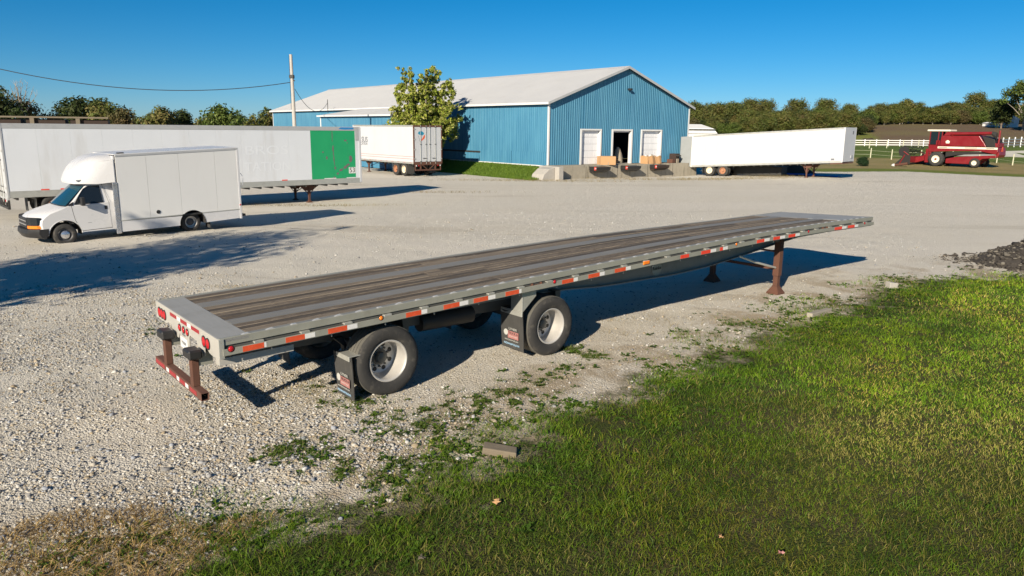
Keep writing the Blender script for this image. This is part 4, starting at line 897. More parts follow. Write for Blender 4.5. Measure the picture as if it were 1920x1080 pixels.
# long left wall, with the lower panel band near the corner
nS = 61; w = bL / nS
for i in range(nS):
    a, b = i * w, (i + 1) * w
    if 15.1 < (a + b) / 2 < 29.8: continue
    sheet('wall_sheet', 'barn_blue', BN, a, b, lambda u: (zB if u > 9 else zB + .95), lambda u: zE - .02, lambda u, d, z: (-d - .004, u, z))
for a, b in ((.06, 4.5), (4.53, 8.9)):
    sheet('skirt_sheet', 'barn_blue', BN, a, b, lambda u: zB - .02, lambda u: zB + .98, lambda u, d, z: (-d - .030, u, z))
MB().box((-.05, 8.75, zB + .70), (-.01, 14.9, zB + .84)).build('dark_gap', 'dark_metal', BN)
MB().box((-.055, .06, zB - .10), (-.005, 13.5, zB - .02)).build('base_trim', 'barn_white', BN)
for i in range(20): 
    a, b = i * bL / 20, (i + 1) * bL / 20; MB().box((bW + .01, a, zB), (bW + .03, b, zE)).build('wall_sheet', 'barn_blue', BN)
MB().prism([(0, zB), (bW, zB), (bW, zE), (bW / 2, zR), (0, zE)], bL, bL + .02, 1).build('back_wall', 'barn_blue', BN)
# roof sheets
sl = math.atan2(zR - zE, bW / 2); ov = .35; ln = (bW / 2 + ov) / math.cos(sl)
for i in range(nS + 1):
    a = -ov + i * (bL + 2 * ov) / (nS + 1); b = a + (bL + 2 * ov) / (nS + 1)
    for sgn in (1, -1):
        def pl(u, d, s_, sgn=sgn):
            x = -ov + s_ * math.cos(sl); z = zE - ov * math.tan(sl) + s_ * math.sin(sl)
            n_ = (-math.sin(sl) * (d + .05), math.cos(sl) * (d + .05))
            X = x + n_[0]; Z = z + n_[1]; return (X if sgn > 0 else bW - X, u, Z)
        sheet('roof_sheet', 'barn_roof', BN, a, b, lambda u: 0, lambda u: ln, pl, .305)
MB().prism([(bW/2 - .28, zR - .03), (bW/2, zR + .10), (bW/2 + .28, zR - .03), (bW/2, zR + .075)], -ov - .01, bL + ov, 1).build('ridge_cap', 'barn_roof', BN)
# eave, rake and corner trim
MB().box((-ov - .03, -ov, zE - ov * math.tan(sl) - .10), (-ov + .02, bL + ov, zE - ov * math.tan(sl) + .06)).build('eave_trim', 'barn_white', BN)
MB().box((-ov + .02, -ov + .05, zE - ov * math.tan(sl) - .08), (-.03, bL + ov, zE - ov * math.tan(sl) - .06)).build('soffit', 'dark_metal', BN)
for sgn in (1, -1):
    def rk(x, y, z, sgn=sgn): return (x if sgn > 0 else bW - x, y, z)
    MB().prism([(-ov - .03, zE - ov * math.tan(sl) - .12), (bW / 2, zR - .11), (bW / 2, zR + .09), (-ov - .03, zE - ov * math.tan(sl) + .07)], -ov - .035, -ov - .005, 1).build('rake_trim', 'grey_primer', BN, rk)
    MB().prism([(-ov, zE - ov * math.tan(sl) - .06), (bW / 2, zR - .05), (bW / 2, zR - .03), (-ov, zE - ov * math.tan(sl) - .04)], -ov, -.04, 1).build('rake_soffit', 'dark_metal', BN, rk)
MB().box((-.06, -.055, zB - .02), (.07, .07, zE - .04)).build('corner_trim', 'barn_white', BN); MB().box((bW - .07, -.055, zB - .02), (bW + .06, .07, zE - .05)).build('corner_trim', 'barn_white', BN)
MB().box((-.06, bL - .07, zB - .02), (.07, bL + .05, zE - .04)).build('corner_trim', 'barn_white', BN)
MB().box((.05, .05, zB - .06), (bW - .05, bL - .05, zB - .02)).build('floor', 'barn_floor', BN)
# loading doors
for k, (a, b) in enumerate(DOORS):
    f = MB(); f.box((a - .02, -.07, zB - .02), (a + .13, .24, DTOP)); f.box((b - .13, -.07, zB - .02), (b + .02, .24, DTOP)); f.box((a - .02, -.07, DTOP + .001), (b + .02, .24, DTOP + .12)); f.build('door_frame', 'barn_white', BN)
    if k != 1:
        dr = empty('tmp'); bpy.data.objects.remove(dr)
        d0 = None
        for j in range(5):
            z0 = zB + j * (DTOP - zB) / 5; z1 = z0 + (DTOP - zB) / 5 - .012; m = MB(); m.box((a + .13, .20, z0), (b - .13, .23, z1))
            nn = 4; ww = (b - a - .26) / nn
            for q in range(nn): m.box((a + .13 + q * ww + .05, .193, z0 + .06), (a + .13 + (q + 1) * ww - .05, .20, z1 - .06))
            m.build('door_section', 'door_white', BN)
mm = MB(); mm.box((DOORS[1][0] + .13, .20, DTOP - .12), (DOORS[1][1] - .13, .23, DTOP - .005)); mm.build('door_section', 'door_white', BN)
# flood lamp under the gable
MB().box((8.42, -.34, 6.86), (8.72, -.05, 7.02)).build('flood_lamp', 'plastic_black', BN, bevel=.04)
# back walls so the open door looks into a dark hall
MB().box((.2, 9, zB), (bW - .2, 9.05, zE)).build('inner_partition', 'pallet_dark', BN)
# lean-to on the long side
v0, v1, dep, zl = 15.1, 29.8, 5.0, 4.74; zh = 5.52
LN = MB(); lt_sheets = 16
for i in range(lt_sheets):
    a = v0 + i * (v1 - v0) / lt_sheets; b = a + (v1 - v0) / lt_sheets
    sheet('lean_to_sheet', 'barn_blue', BN, a, b, lambda u: .05, lambda u: zl, lambda u, d, z: (-dep - d, u, z))
for i in range(6):
    a = -dep + i * dep / 6; b = a + dep / 6
    for vv, s_ in ((v0, -1), (v1, 1)):
        sheet('lean_to_sheet', 'barn_blue', BN, a, b, lambda u: .05, lambda u: lerp(zh, zl, -u / dep), lambda u, d, z: (u, vv + s_ * d, z))
for i in range(16):
    a = v0 - .3 + i * (v1 - v0 + .6) / 16; b = a + (v1 - v0 + .6) / 16
    sheet('lean_to_roof_sheet', 'barn_roof', BN, a, b, lambda u: 0, lambda u: 1, lambda u, d, s_: (-dep - .3 + s_ * (dep + .29), u, zl + .04 + s_ * (zh - zl + .06) + d), .305)
MB().box((-dep - .34, v0 - .3, zl - .06), (-dep - .30, v1 + .3, zl + .07)).build('lean_to_trim', 'barn_white', BN)
for vv in (v0, v1): MB().box((-dep - .06, vv - .09, .0), (-dep + .08, vv + .09, zl)).build('lean_to_corner', 'barn_white', BN)
MB().box((-dep - .05, v0 + .4, 3.55), (-dep - .035, v1 - 9, 3.68)).build('lean_to_track', 'dark_metal', BN)
# service mast and cable brackets on the eave
MB().tube([(-.9, 37, 5.2), (-.9, 37, 6.7)], .035, 6).build('service_mast', 'dark_metal', BN)
# ------------------------------------------------------------------ loading dock
def bw(x, y, z=0): c, s = math.cos(bA), math.sin(bA); return Vector((BC.x + x * c - y * s, BC.y + x * s + y * c, z))
DKr = empty('loading_dock', BC, bA); tag(DKr, 'stained concrete loading dock along the barn gable', 'dock')
D1 = 1.2
def zd(x): return lerp(.97, .90, x / bW)
m = MB(); m.loft([[(x, -D1, -.6), (x, -D1, zd(x)), (x, .18, zd(x) + .0), (x, .18, -.6)] for x in (-.15, 5, 10, bW)]); m.build('dock_slab', 'concrete', DKr, bevel=.02)
m = MB(); m.prism([(-.62, -.5), (-.62, .94), (-.16, .96), (-.16, -.5)], -2.0, .3, 1); m.build('wing_wall', 'concrete_pale', DKr, bevel=.03)
m = MB(); m.prism([(-2.1, -.5), (-1.7, .40), (-1.2, .78), (-.63, .90), (-.63, -.5)], -1.55, -.2, 1); m.build('ramp_bank', 'concrete_pale', DKr, bevel=.05)
for c in (2.9, 6.4, 10.0, 13.2):                                  # pilasters / joints
    MB().box((c - .012, -D1 - .012, -.5), (c + .012, -D1 - .0015, .86)).build('joint', 'soil_dark', DKr)
for k, c in enumerate((4.05, 7.55, 11.05)):
    mt = ('plastic_black', 'plastic_black', 'pallet_dark')[k]
    MB().prism([(-D1 - .75, .62), (-D1 - .80, .83), (-D1 - .02, .86), (-D1 - .02, .42), (-D1 - .3, .40)], c - .80, c + .80, 0).build('dock_leveler', mt, DKr, bevel=.02)
    MB().box((c - .86, -D1 - .72, .58), (c - .805, -D1 - .05, .86)).build('leveler_cheek', 'plastic_black', DKr)
    e = MB().box((c - .99, -D1 - .80, .60), (c - .81, -D1 - .74, .86)).build('reflector', 'tape_red', DKr, bevel=.01)
    MB().box((c - .98, -D1 - .803, .70), (c - .82, -D1 - .8005, .77)).build('reflector_band', 'tape_white', DKr)
# ------------------------------------------------------------------ goods on the dock
def on_dock(x, y): return bw(x, y, zd(x) + .002)
p = on_dock(5.55, -.75); CB = empty('cardboard_box', p, bA - .5); tag(CB, 'plain brown cardboard box standing at the dock edge between the doors', 'box')
m = MB(); t_ = .02; X, Y, Z = .62, .55, .66
MB().box((-X, -Y, 0), (X, -Y + t_, Z)).build('wall', 'cardboard', CB); MB().box((-X, Y - t_, 0), (X, Y, Z)).build('wall', 'cardboard', CB); MB().box((-X, -Y + t_, 0), (-X + t_, Y - t_, Z)).build('wall', 'cardboard', CB); MB().box((X - t_, -Y + t_, 0), (X, Y - t_, Z)).build('wall', 'cardboard', CB)
MB().box((-X + t_, -Y + t_, .0), (X - t_, Y - t_, .015)).build('bottom', 'cardboard', CB); MB().box((-X + t_, -Y + t_, Z - .03), (X - t_, Y - t_, Z - .015)).build('flap', 'cardboard', CB)
MB().box((-.02, -Y - .002, .03), (.04, -Y - .0005, .2)).build('tape_strip', 'tan_cloth', CB)
p = on_dock(10.9, -.75); CR = empty('cardboard_crate', p, bA); tag(CR, 'crumpled cardboard crate full of scrap before the right-hand door', 'crate')
rr_ = random.Random(8)
def crum(x, y, z): return (x + .05 * math.sin(9 * z + 3 * y), y + .06 * math.sin(7 * x + 2 * z), z + .05 * math.sin(6 * x + 5 * y) * (z > .3))
for q in ((-.85, -.45, .85, -.42), (-.85, .42, .85, .45), (-.85, -.42, -.82, .42), (.82, -.42, .85, .42)): MB().box((q[0], q[1], 0), (q[2], q[3], .62), 8, 0 if abs(q[2] - q[0]) > .5 else 1).build('wall', 'cardboard', CR, crum)
for i in range(16):
    x, y = rr_.uniform(-.75, .75), rr_.uniform(-.35, .35); s_ = rr_.uniform(.10, .22); v, f, c = stones('', np.array([[0., 0.]]), np.array([s_]), ICO_V, ICO_F); v[:, 2] -= g1(0, 0)
    link('scrap', npmesh('scrap', v, f, 'tan_cloth' if i % 3 else 'tape_white'), CR, (x, y, .52 + rr_.uniform(0, .12)), (0, 0, rr_.uniform(0, 6)))
p = on_dock(14.1, -.5); MC = empty('machine_scrap', p, bA + .2); tag(MC, 'dark heap of old machinery on the dock beside the parked trailer', 'machinery')
MB().box((-.2, -.3, 0), (.55, .35, .80)).build('housing', 'pallet_dark', MC, bevel=.05); MB().box((-.75, -.3, 0), (-.22, .25, .34)).build('base', 'rust', MC, bevel=.04); MB().box((-.1, -.36, .0), (.3, -.305, .36)).build('cover', 'tan_cloth', MC, bevel=.01)
for i in range(5): MB().cyl((-.15 + .15 * i, -.32, .62), (-.15 + .15 * i, -.45, .62), .06, n=10).build('pulley', 'dark_metal', MC)
MB().tube([(.56, 0, .5), (.72, -.1, .3), (.66, -.1, .02)], .05, 6).build('hose', 'rubber', MC)
p = bw(8.6, 1.0, zB); TP = MB(); TP.loft([[(r * math.cos(a) * (1 + .18 * math.sin(3 * a + z)), r * math.sin(a) * (1 + .15 * math.cos(2 * a)), z) for a in np.linspace(0, 2 * math.pi, 15)[:-1]] for r, z in ((.5, 0), (.46, .4), (.34, .8), (.2, 1.15), (.1, 1.3))])
o = TP.build('draped_bundle', 'tan_cloth', None, smooth=50, loc=p); tag(o, 'pale cloth-draped bundle standing just inside the open dock door', 'bundle')
p = bw(7.0, .7, zB); PL = empty('pallet_stack', p, bA); tag(PL, 'low stack of dark pallets just inside the open dock door', 'pallets')
for i in range(3): 
    for j in range(4): MB().box((-.1 + j * .28, -.5, .01 + i * .15 + .09), (.10 + j * .28, .5, .03 + i * .15 + .09)).build('slat', 'pallet_dark', PL)
    for j in (-.45, 0, .4): MB().box((-.1, j, i * .15), (.94, j + .06, i * .15 + .099)).build('bearer', 'pallet_dark', PL)
# grass bank against the barn's long wall
def bank(n=40, k=10):
    vs = []; fs = []
    for i in range(n + 1):
        y = lerp(-1.6, 16, i / n)
        for j in range(k + 1):
            f = j / k; taper = sst(-1.8, 1.5, y); x = lerp(-.03, -2.9 - .4 * math.sin(y * .5), f); z = (.80 * (1 - sst(.0, 1, f)) * taper) + .05 * math.sin(x * 3 + y * 2) * f * (1 - f)
            P_ = bw(x, y); vs.append((P_.x, P_.y, float(gz0(P_.x, P_.y)) * f + z - .02 + (-.12 * f)))
    for i in range(n):
        for j in range(k): a = i * (k + 1) + j; fs.append((a, a + 1, a + k + 2, a + k + 1))
    return np.array(vs), np.array(fs)
t = NT('bank_grass'); P = t.pos(); n = t.noise(P, 3, 5, .65); t.bump(t.noise(P, 14, 4, .7), .8, .08); t.fin(t.mix(n, (.075, .14, .018), (.14, .20, .034)), .9, 0, .15)
bv, bf = bank(); kind(link('grass_bank', npmesh('grass_bank', bv, bf, 'bank_grass', smooth=True)), 'structure')
# ------------------------------------------------------------------ utility pole and its line
PP = empty('utility_pole', (-17.35, 60.5, 0)); tag(PP, 'grey wooden utility pole standing behind the long trailer', 'pole')
MB().tube([(0, 0, 0), (0, 0, 4.5), (-.02, 0, 9.15)], [.17, .15, .12], 12).build('post', 'pole_wood', PP, smooth=40)
MB().box((-.20, -.16, 7.35), (.16, .16, 7.62)).build('line_clamp', 'dark_metal', PP, bevel=.04); MB().cyl((.1, -.15, 7.3), (.24, -.2, 7.15), .04, n=8).build('insulator', 'dark_metal', PP)
MB().tube([(-.13, -.13, 9.1), (-.15, -.15, 5)], .012, 4).build('ground_wire', 'wire_black', PP)
def catenary(a, b, sag, n=24): return [Vector(a).lerp(Vector(b), i / n) - Vector((0, 0, 4 * sag * (i / n) * (1 - i / n))) for i in range(n + 1)]
o = MB().tube(catenary((-17.5, 60.45, 7.05), (-42, 52, 9.25), 1.75), .028, 5).build('overhead_wire', 'wire_black'); tag(o, 'single black overhead wire sagging left from the utility pole', 'wire')
a = bw(-.9, 37, 6.35); o = MB().tube(catenary((-17.2, 60.6, 6.55), a, 1.3), .022, 5).build('service_cable', 'wire_black'); tag(o, 'black service cable drooping from the pole to the barn eave', 'cable')
# ------------------------------------------------------------------ pale outbuilding behind the barn
OB = empty('white_outbuilding', (23.5, 112, .3), .12); tag(OB, 'white gambrel-roofed outbuilding showing behind the blue barn', 'building')
MB().box((-3, 0, 0), (6.4, 6, 3.1)).build('wall', 'far_wall', OB)
MB().loft([[(-3.2, -.2, 3.0), (-3.2, .6, 3.75), (-3.2, 3, 4.35), (-3.2, 5.4, 3.75), (-3.2, 6.2, 3.0)], [(6.6, -.2, 3.0), (6.2, .6, 3.75), (5.2, 3, 4.35), (6.2, 5.4, 3.75), (6.6, 6.2, 3.0)]]).build('roof', 'far_wall', OB)
MB().box((-3.2, -.21, 3.62), (6.2, .6, 3.66)).build('trim', 'grey_primer', OB)
# ------------------------------------------------------------------ rack of dark crates behind the long trailer
RK = empty('crate_rack', (-36.0, 47.5, 0), .42); tag(RK, 'dark rusty rack of crates showing above the long trailer at far left', 'rack')
for i, x in enumerate((0, 2.6, 5.2, 7.8, 8.9)):
    MB().box((x - .12, -.06, 0), (x + .12, .10, 4.08)).build('post', 'timber', RK) if i < 4 else None
MB().box((-.6, -.08, 4.06), (9.6, .12, 4.16)).build('top_rail', 'timber', RK)
for i in range(4):
    for j in range(4):
        x = -.3 + i * 2.5; MB().box((x + .15, .13, .2 + j * .96), (x + 2.35, 2.0, 1.10 + j * .96)).build('crate', 'pallet_dark', RK)
# ------------------------------------------------------------------ turf
rg = np.random.default_rng(23)
def blades(xy, h, wd, lean, col, z=None, curve=.5):
    """5-vertex blades: base pair, mid pair, tip"""
    n = len(xy); a = rg.uniform(0, 2 * np.pi, n); d = rg.uniform(0, 2 * np.pi, n); cx, sx = np.cos(a), np.sin(a); dx, dy = np.cos(d), np.sin(d)
    b = np.stack([xy[:, 0], xy[:, 1], gz(xy[:, 0], xy[:, 1]) if z is None else z], 1); b[:, 2] -= .006
    side = np.stack([cx, sx, np.zeros(n)], 1) * (wd * .5)[:, None]; out = np.stack([dx, dy, np.zeros(n)], 1)
    mid = b + out * (lean * h * .35)[:, None] + np.array([0, 0, 1]) * (h * .6)[:, None]
    tip = b + out * (lean * h)[:, None] + np.array([0, 0, 1]) * (h * (1 - .35 * np.minimum(lean, 1.5) * curve))[:, None]
    v = np.stack([b - side, b + side, mid - side * .8, mid + side * .8, tip], 1).reshape(-1, 3)
    o = (np.arange(n) * 5)[:, None]; f = np.concatenate([o + np.array([[0, 1, 3]]), o + np.array([[0, 3, 2]]), o + np.array([[2, 3, 4]])], 0)
    c = np.repeat(col, 5, 0); k = np.tile(np.array([.75, .75, 1, 1, 1.1]), n)[:, None]
    return v, f, c * (.6 + .4 * k)
def join(parts):
    V, F, C = [], [], []; o = 0
    for v, f, c in parts: V.append(v); F.append(f + o); C.append(c); o += len(v)
    return np.concatenate(V), np.concatenate(F), np.concatenate(C)
def mixc(a, b, t): return np.asarray(a) * (1 - t[:, None]) + np.asarray(b) * t[:, None]
q = sample(1150000, -6, 17, 4.4, 22); x, y = q.T; ls = lawn_sd(x, y)
e = ls + (fbm(x, y, 1.3, 4, 2) - .5) * 3.2
dens = (.35 * sst(-1.0, -.1, e) + .65 * sst(-.2, .5, e)) * np.clip((7.0 / y) ** 1.35, 0, 1.0) * .80
bare = sst(.60, .72, fbm(x, y, .8, 3, 44)) * sst(3.0, .2, ls); dens *= 1 - .8 * bare
k = (rg.random(len(q)) < dens) & infront(x, y, .9) & (ls > -1.2); q = q[k][:245000]; x, y = q.T; ls = lawn_sd(x, y)
pn = fbm(x, y, .55, 4, 71); pf = fbm(x, y, 2.4, 3, 5); far = sst(7, 18, y)
lush = np.clip(sst(3.6, .6, ls) * .75 + .55 * sst(.5, .68, fbm(x, y, .42, 3, 15)) + .25 * far, 0, 1)
dry = np.clip(sst(.47, .66, pn) * (1 - .75 * lush) + .25 * sst(1.5, 5, ls) , 0, 1)
brownp = np.exp(-(((x - 8.6) / 1.5) ** 2 + ((y - 15.7) / .9) ** 2)) + .8 * np.exp(-(((x + .9) / .5) ** 2 + ((y - 6.95) / .4) ** 2))
dry = np.clip(dry + .8 * brownp, 0, 1)
r1 = rg.random(len(q))
green = mixc((.060, .112, .008), (.125, .190, .012), rg.random(len(q))); green = mixc(green, (.040, .085, .008), sst(.42, .68, pf) * .8)
olive = mixc((.085, .096, .014), (.15, .145, .032), rg.random(len(q)))
straw = mixc((.16, .13, .05), (.27, .22, .10), rg.random(len(q)))
col = np.where((r1 < .42 + .55 * lush)[:, None], green, olive); col = np.where((rg.random(len(q)) < .05 + .42 * dry)[:, None], straw, col)
tone = .62 + .76 * sst(.30, .70, fbm(x, y, .38, 3, 91)); yel = sst(.42, .66, fbm(x, y, .6, 3, 57)) * .55
col = mixc(col, np.asarray(col) * np.array([1.35, 1.12, .9]), yel) * tone[:, None] * np.array([1.68, 1.82, 1.15])
h = rg.uniform(.028, .072, len(q)) * (1.25 - .35 * tone) * (.75 + .6 * vn(x, y, 1.7, 8)) * (1 + .25 * lush); wd = np.clip(.0042 * (y / 6.5) ** .8, .004, .014) * rg.uniform(.8, 1.5, len(q)); lean = rg.uniform(.3, 1.9, len(q))
P1 = blades(q, h, wd, lean, col)
# tall bent blades and tufts
tc = sample(1100, -3, 15, 4.6, 20); tc = tc[(lawn_sd(tc[:, 0], tc[:, 1]) > -.1) & infront(tc[:, 0], tc[:, 1], .5)]
tq = np.repeat(tc, 14, 0) + rg.normal(0, .045, (len(tc) * 14, 2)); n = len(tq)
P2 = blades(tq, rg.uniform(.06, .14, n), rg.uniform(.004, .008, n), rg.uniform(.4, 1.8, n), mixc((.055, .115, .010), (.12, .195, .02), rg.random(n)))
o = kind(link('lawn_grass', npmesh('lawn_grass', *join([P1, P2])[:2], 'grass_blade', join([P1, P2])[2])), 'stuff'); tag(o, 'mown green and straw-coloured grass filling the near right corner', 'grass')
# broad-leaved weeds along the ragged edge and in the gravel
def rosettes(cs, rad, nl, col0, col1):
    n = len(cs) * nl; c = np.repeat(cs, nl, 0); r = np.repeat(rad, nl); a = rg.uniform(0, 2 * np.pi, n); L = r * rg.uniform(.5, 1.1, n); wv = L * rg.uniform(.22, .4, n); up = rg.uniform(.12, .75, n)
    c = c + rg.normal(0, 1, (n, 2)) * (r * .35)[:, None]
    dx, dy = np.cos(a), np.sin(a); z0 = gz(c[:, 0], c[:, 1]); b = np.stack([c[:, 0], c[:, 1], z0], 1)
    out = np.stack([dx, dy, np.zeros(n)], 1); sd_ = np.stack([-dy, dx, np.zeros(n)], 1); uz = np.array([0, 0, 1])
    m1 = b + out * (L * .5)[:, None] + uz * (L * up * .75)[:, None]; tip = b + out * L[:, None] + uz * (L * up * .6)[:, None]
    v = np.stack([b, m1 - sd_ * wv[:, None], tip, m1 + sd_ * wv[:, None]], 1).reshape(-1, 3)
    o = (np.arange(n) * 4)[:, None]; f = np.concatenate([o + np.array([[0, 1, 2]]), o + np.array([[0, 2, 3]])], 0)
    return v, f, np.repeat(mixc(col0, col1, rg.random(n)), 4, 0)
cs = sample(60000, -4, 16, 5, 22); x, y = cs.T; ls = lawn_sd(x, y); e = ls + (fbm(x, y, 1.3, 4, 2) - .5) * 3.2
k = (rg.random(len(cs)) < .62 * sst(-1.25, -.1, e) * sst(1.8, .4, ls) * sst(.36, .56, fbm(x, y, 1.6, 3, 63)) * np.clip(9 / y, 0, 1)) & infront(x, y, .6); cs = cs[k]
PW = rosettes(cs, rg.uniform(.03, .075, len(cs)), 9, (.042, .088, .010), (.095, .165, .02))
# weed islands in the gravel: (px ground point, spread, count)
isl = [(-2.55, 8.05, .28, 34), (-1.9, 7.55, .2, 16), (-1.25, 8.9, .35, 40), (-.7, 9.35, .30, 30), (-.35, 9.9, .35, 30), (-1.75, 9.35, .25, 20), (.1, 10.2, .3, 26), (-2.2, 9.8, .3, 20), (-1.1, 7.75, .22, 24), (-.75, 7.2, .3, 40), (-.3, 8.35, .25, 34), (1.0, 12.2, .16, 30), (1.35, 11.9, .14, 20), (.9, 11.4, .2, 10), (.4, 10.8, .3, 14), (-2.9, 10.3, .25, 10), (-2.2, 10.8, .3, 10), (-4.9, 11.9, .4, 14), (-5.6, 13, .5, 14), (7.2, 16.5, .25, 20), (5.6, 15.3, .3, 18), (3.0, 13.0, .5, 20), (4.4, 14.0, .3, 14)]
cs = np.concatenate([np.stack([rg.normal(a, s, n), rg.normal(b, s * .8, n)], 1) for a, b, s, n in isl]); PI = rosettes(cs, rg.uniform(.03, .085, len(cs)), 9, (.04, .085, .010), (.095, .155, .02))
tq = np.repeat(cs, 10, 0) + rg.normal(0, .06, (len(cs) * 10, 2)); n = len(tq); PI2 = blades(tq, rg.uniform(.03, .11, n), rg.uniform(.004, .008, n), rg.uniform(.4, 1.5, n), mixc((.08, .13, .02), (.24, .20, .09), rg.random(n) ** 2))
J = join([PW, PI, PI2]); o = kind(link('weeds', npmesh('weeds', J[0], J[1], 'grass_blade', J[2])), 'stuff'); tag(o, 'broad-leaved weeds growing through the ragged gravel edge', 'weeds')
# dry straw at the lower left, and wisps of dead grass on the yard
q = sample(60000, -7.5, -1.2, 4.2, 7.0); x, y = q.T; k = (rg.random(len(q)) < .62 * sst(.2, -.35, y - (6.35 + .20 * (x + 4) + (fbm(x, y, 1.4, 3, 9) - .5) * 1.5)) * sst(-2.45, -2.95, x - .4 * (y - 5.6)) ) & infront(x, y, .8); q = q[k]; n = len(q)
PS = blades(q, rg.uniform(.03, .10, n), rg.uniform(.004, .008, n), rg.uniform(.8, 3.0, n), mixc((.18, .11, .035), (.60, .42, .17), rg.random(n) ** 1.4))
wi = []
for (a, b, s1, s2, n) in ((-5.6, 16.9, .7, .10, 420), (-2.6, 18.3, .9, .12, 300), (-7.1, 15.3, .5, .1, 160), (3, 14.2, .9, .25, 160), (1.5, 13.3, .6, .2, 120), (-2.2, 10.6, .8, .3, 420), (-3.0, 9.9, .5, .25, 260), (-10, 37.5, 2.5, .3, 500), (-4.5, 45, 2.5, .4, 400), (2, 55, 3.5, .5, 900), (12, 58.5, 3.5, .5, 900), (18, 60, 3, .5, 700), (22, 62.5, 2, .5, 300)):
    wi.append(np.stack([rg.normal(a, s1, n), rg.normal(b, s2, n)], 1))
wq = np.concatenate(wi); n = len(wq); sc = 1 + .035 * np.maximum(0, wq[:, 1] - 10); PW2 = blades(wq, rg.uniform(.03, .10, n) * sc, rg.uniform(.004, .007, n) * sc, rg.uniform(.6, 2.2, n), mixc((.20, .15, .06), (.34, .27, .12), rg.random(n)))
J = join([PS, PW2]); o = kind(link('dry_grass', npmesh('dry_grass', J[0], J[1], 'grass_blade', J[2])), 'stuff'); tag(o, 'dry straw-coloured grass at the lower left and in wisps on the yard', 'dry grass')
# grass on the bank and short fringe along the far yard edge
n = 26000; u = rg.uniform(-1.2, 15.5, n); f = rg.random(n) * .95; bx_, by_ = -.05 - f * 2.75, u
c, s = math.cos(bA), math.sin(bA); wx, wy = BC.x + bx_ * c - by_ * s, BC.y + bx_ * s + by_ * c
wz = .80 * (1 - sst(0, 1, f)) * sst(-1.8, 1.5, u) - .04
B1 = blades(np.stack([wx, wy], 1), rg.uniform(.08, .22, n), rg.uniform(.02, .035, n), rg.uniform(.2, 1, n), mixc((.085, .16, .018), (.17, .25, .035), rg.random(n)), z=wz)
J = B1; o = kind(link('bank_turf', npmesh('bank_turf', J[0], J[1], 'grass_blade', J[2])), 'stuff'); tag(o, 'green grass on the bank against the barn side wall', 'grass')
# fallen leaves on the lawn
for (x, y, cc, s) in ((-.13, 6.73, 'cardboard', .05), (-.75, 5.75, 'timber', .045), (2.35, 5.85, 'letter_red', .035), (1.9, 6.1, 'cardboard', .03)):
    pts = [(s * (1 if i % 2 else .5) * math.cos(i * math.pi / 5), s * (1 if i % 2 else .5) * math.sin(i * math.pi / 5), .012 * math.sin(i * 2.1)) for i in range(10)]
    m = MB(); m.add([(0, 0, .004)] + pts, [(0, i + 1, (i + 1) % 10 + 1) for i in range(10)]); o = m.build('fallen_leaf', cc, None, loc=(x, y, g1(x, y) + .07)); o.rotation_euler = (.2, .15, x * 7)
    tag(o, 'dry curled leaf lying on top of the mown grass', 'leaf', 'fallen leaves on the lawn')

# ------------------------------------------------------------------ trees
def leaf_mesh(name, centers, rads, n, size, pal, rs, flat=1.0, upbias=.35, shell=.55, mixr=.3):
    g = np.random.default_rng(rs); centers = np.asarray(centers, float); rads = np.asarray(rads, float); pw = rads ** 2.2; ci = g.choice(len(centers), n, p=pw / pw.sum())
    d = g.normal(size=(n, 3)); d /= np.linalg.norm(d, axis=1)[:, None]; r = g.random(n) ** shell
    lump = 1 + .22 * np.sin(d[:, 0] * 5 + ci) * np.sin(d[:, 2] * 6 + ci * 2)
    p = centers[ci] + d * (rads[ci] * r * lump)[:, None] * np.array([1, 1, flat])
    nn = d + g.normal(0, .6, (n, 3)) + np.array([0, 0, upbias]); nn /= np.linalg.norm(nn, axis=1)[:, None]
    t1 = np.cross(nn, g.normal(size=(n, 3))); t1 /= np.linalg.norm(t1, axis=1)[:, None] + 1e-9; t2 = np.cross(nn, t1)
    s = size * g.uniform(.6, 1.4, n); a = t1 * s[:, None]; b = t2 * (s * g.uniform(.45, .7, n))[:, None]; fold = nn * (s * .15)[:, None]
    v = np.stack([p - a, p - b * .9 + fold, p + a, p + b + fold], 1).reshape(-1, 3); o = (np.arange(n) * 4)[:, None]; f = np.concatenate([o + np.array([[0, 1, 2]]), o + np.array([[0, 2, 3]])], 0)
    pal = np.asarray(pal); cc = pal[(g.integers(0, len(pal), len(centers))[ci] + (g.random(n) < mixr) * g.integers(0, len(pal), n)) % len(pal)] * g.uniform(.75, 1.25, (n, 1))
    return npmesh(name, v, f, 'leaf', np.repeat(cc, 4, 0))
def trunk_mesh(h, crown_c, r0, rs, bark='bark', nb=10, z0=.25):
    g = random.Random(rs); m = MB(); top = Vector((g.uniform(-.3, .3), g.uniform(-.3, .3), h * .80)); base = Vector((0, 0, -.1)); mid = base.lerp(top, .5) + Vector((g.uniform(-.2, .2), g.uniform(-.2, .2), 0)) * h * .04
    m.tube([base, base + Vector((0, 0, .25)), mid, top], [r0 * 1.4, r0, r0 * .7, r0 * .18], 8)
    for k in range(min(nb, len(crown_c))):
        c = Vector(crown_c[k]); s = base.lerp(top, min(.92, z0 + .55 * g.random())); s = s if s.z < c.z else base.lerp(top, max(.12, c.z / h * .5))
        e = s.lerp(c, .55) + Vector((g.uniform(-.1, .1), g.uniform(-.1, .1), .08)) * h * .3
        m.tube([s, e, c], [r0 * .45, r0 * .28, r0 * .06], 5)
    o = m.build('trunk', bark, None, smooth=50); me = o.data; bpy.data.objects.remove(o); return me
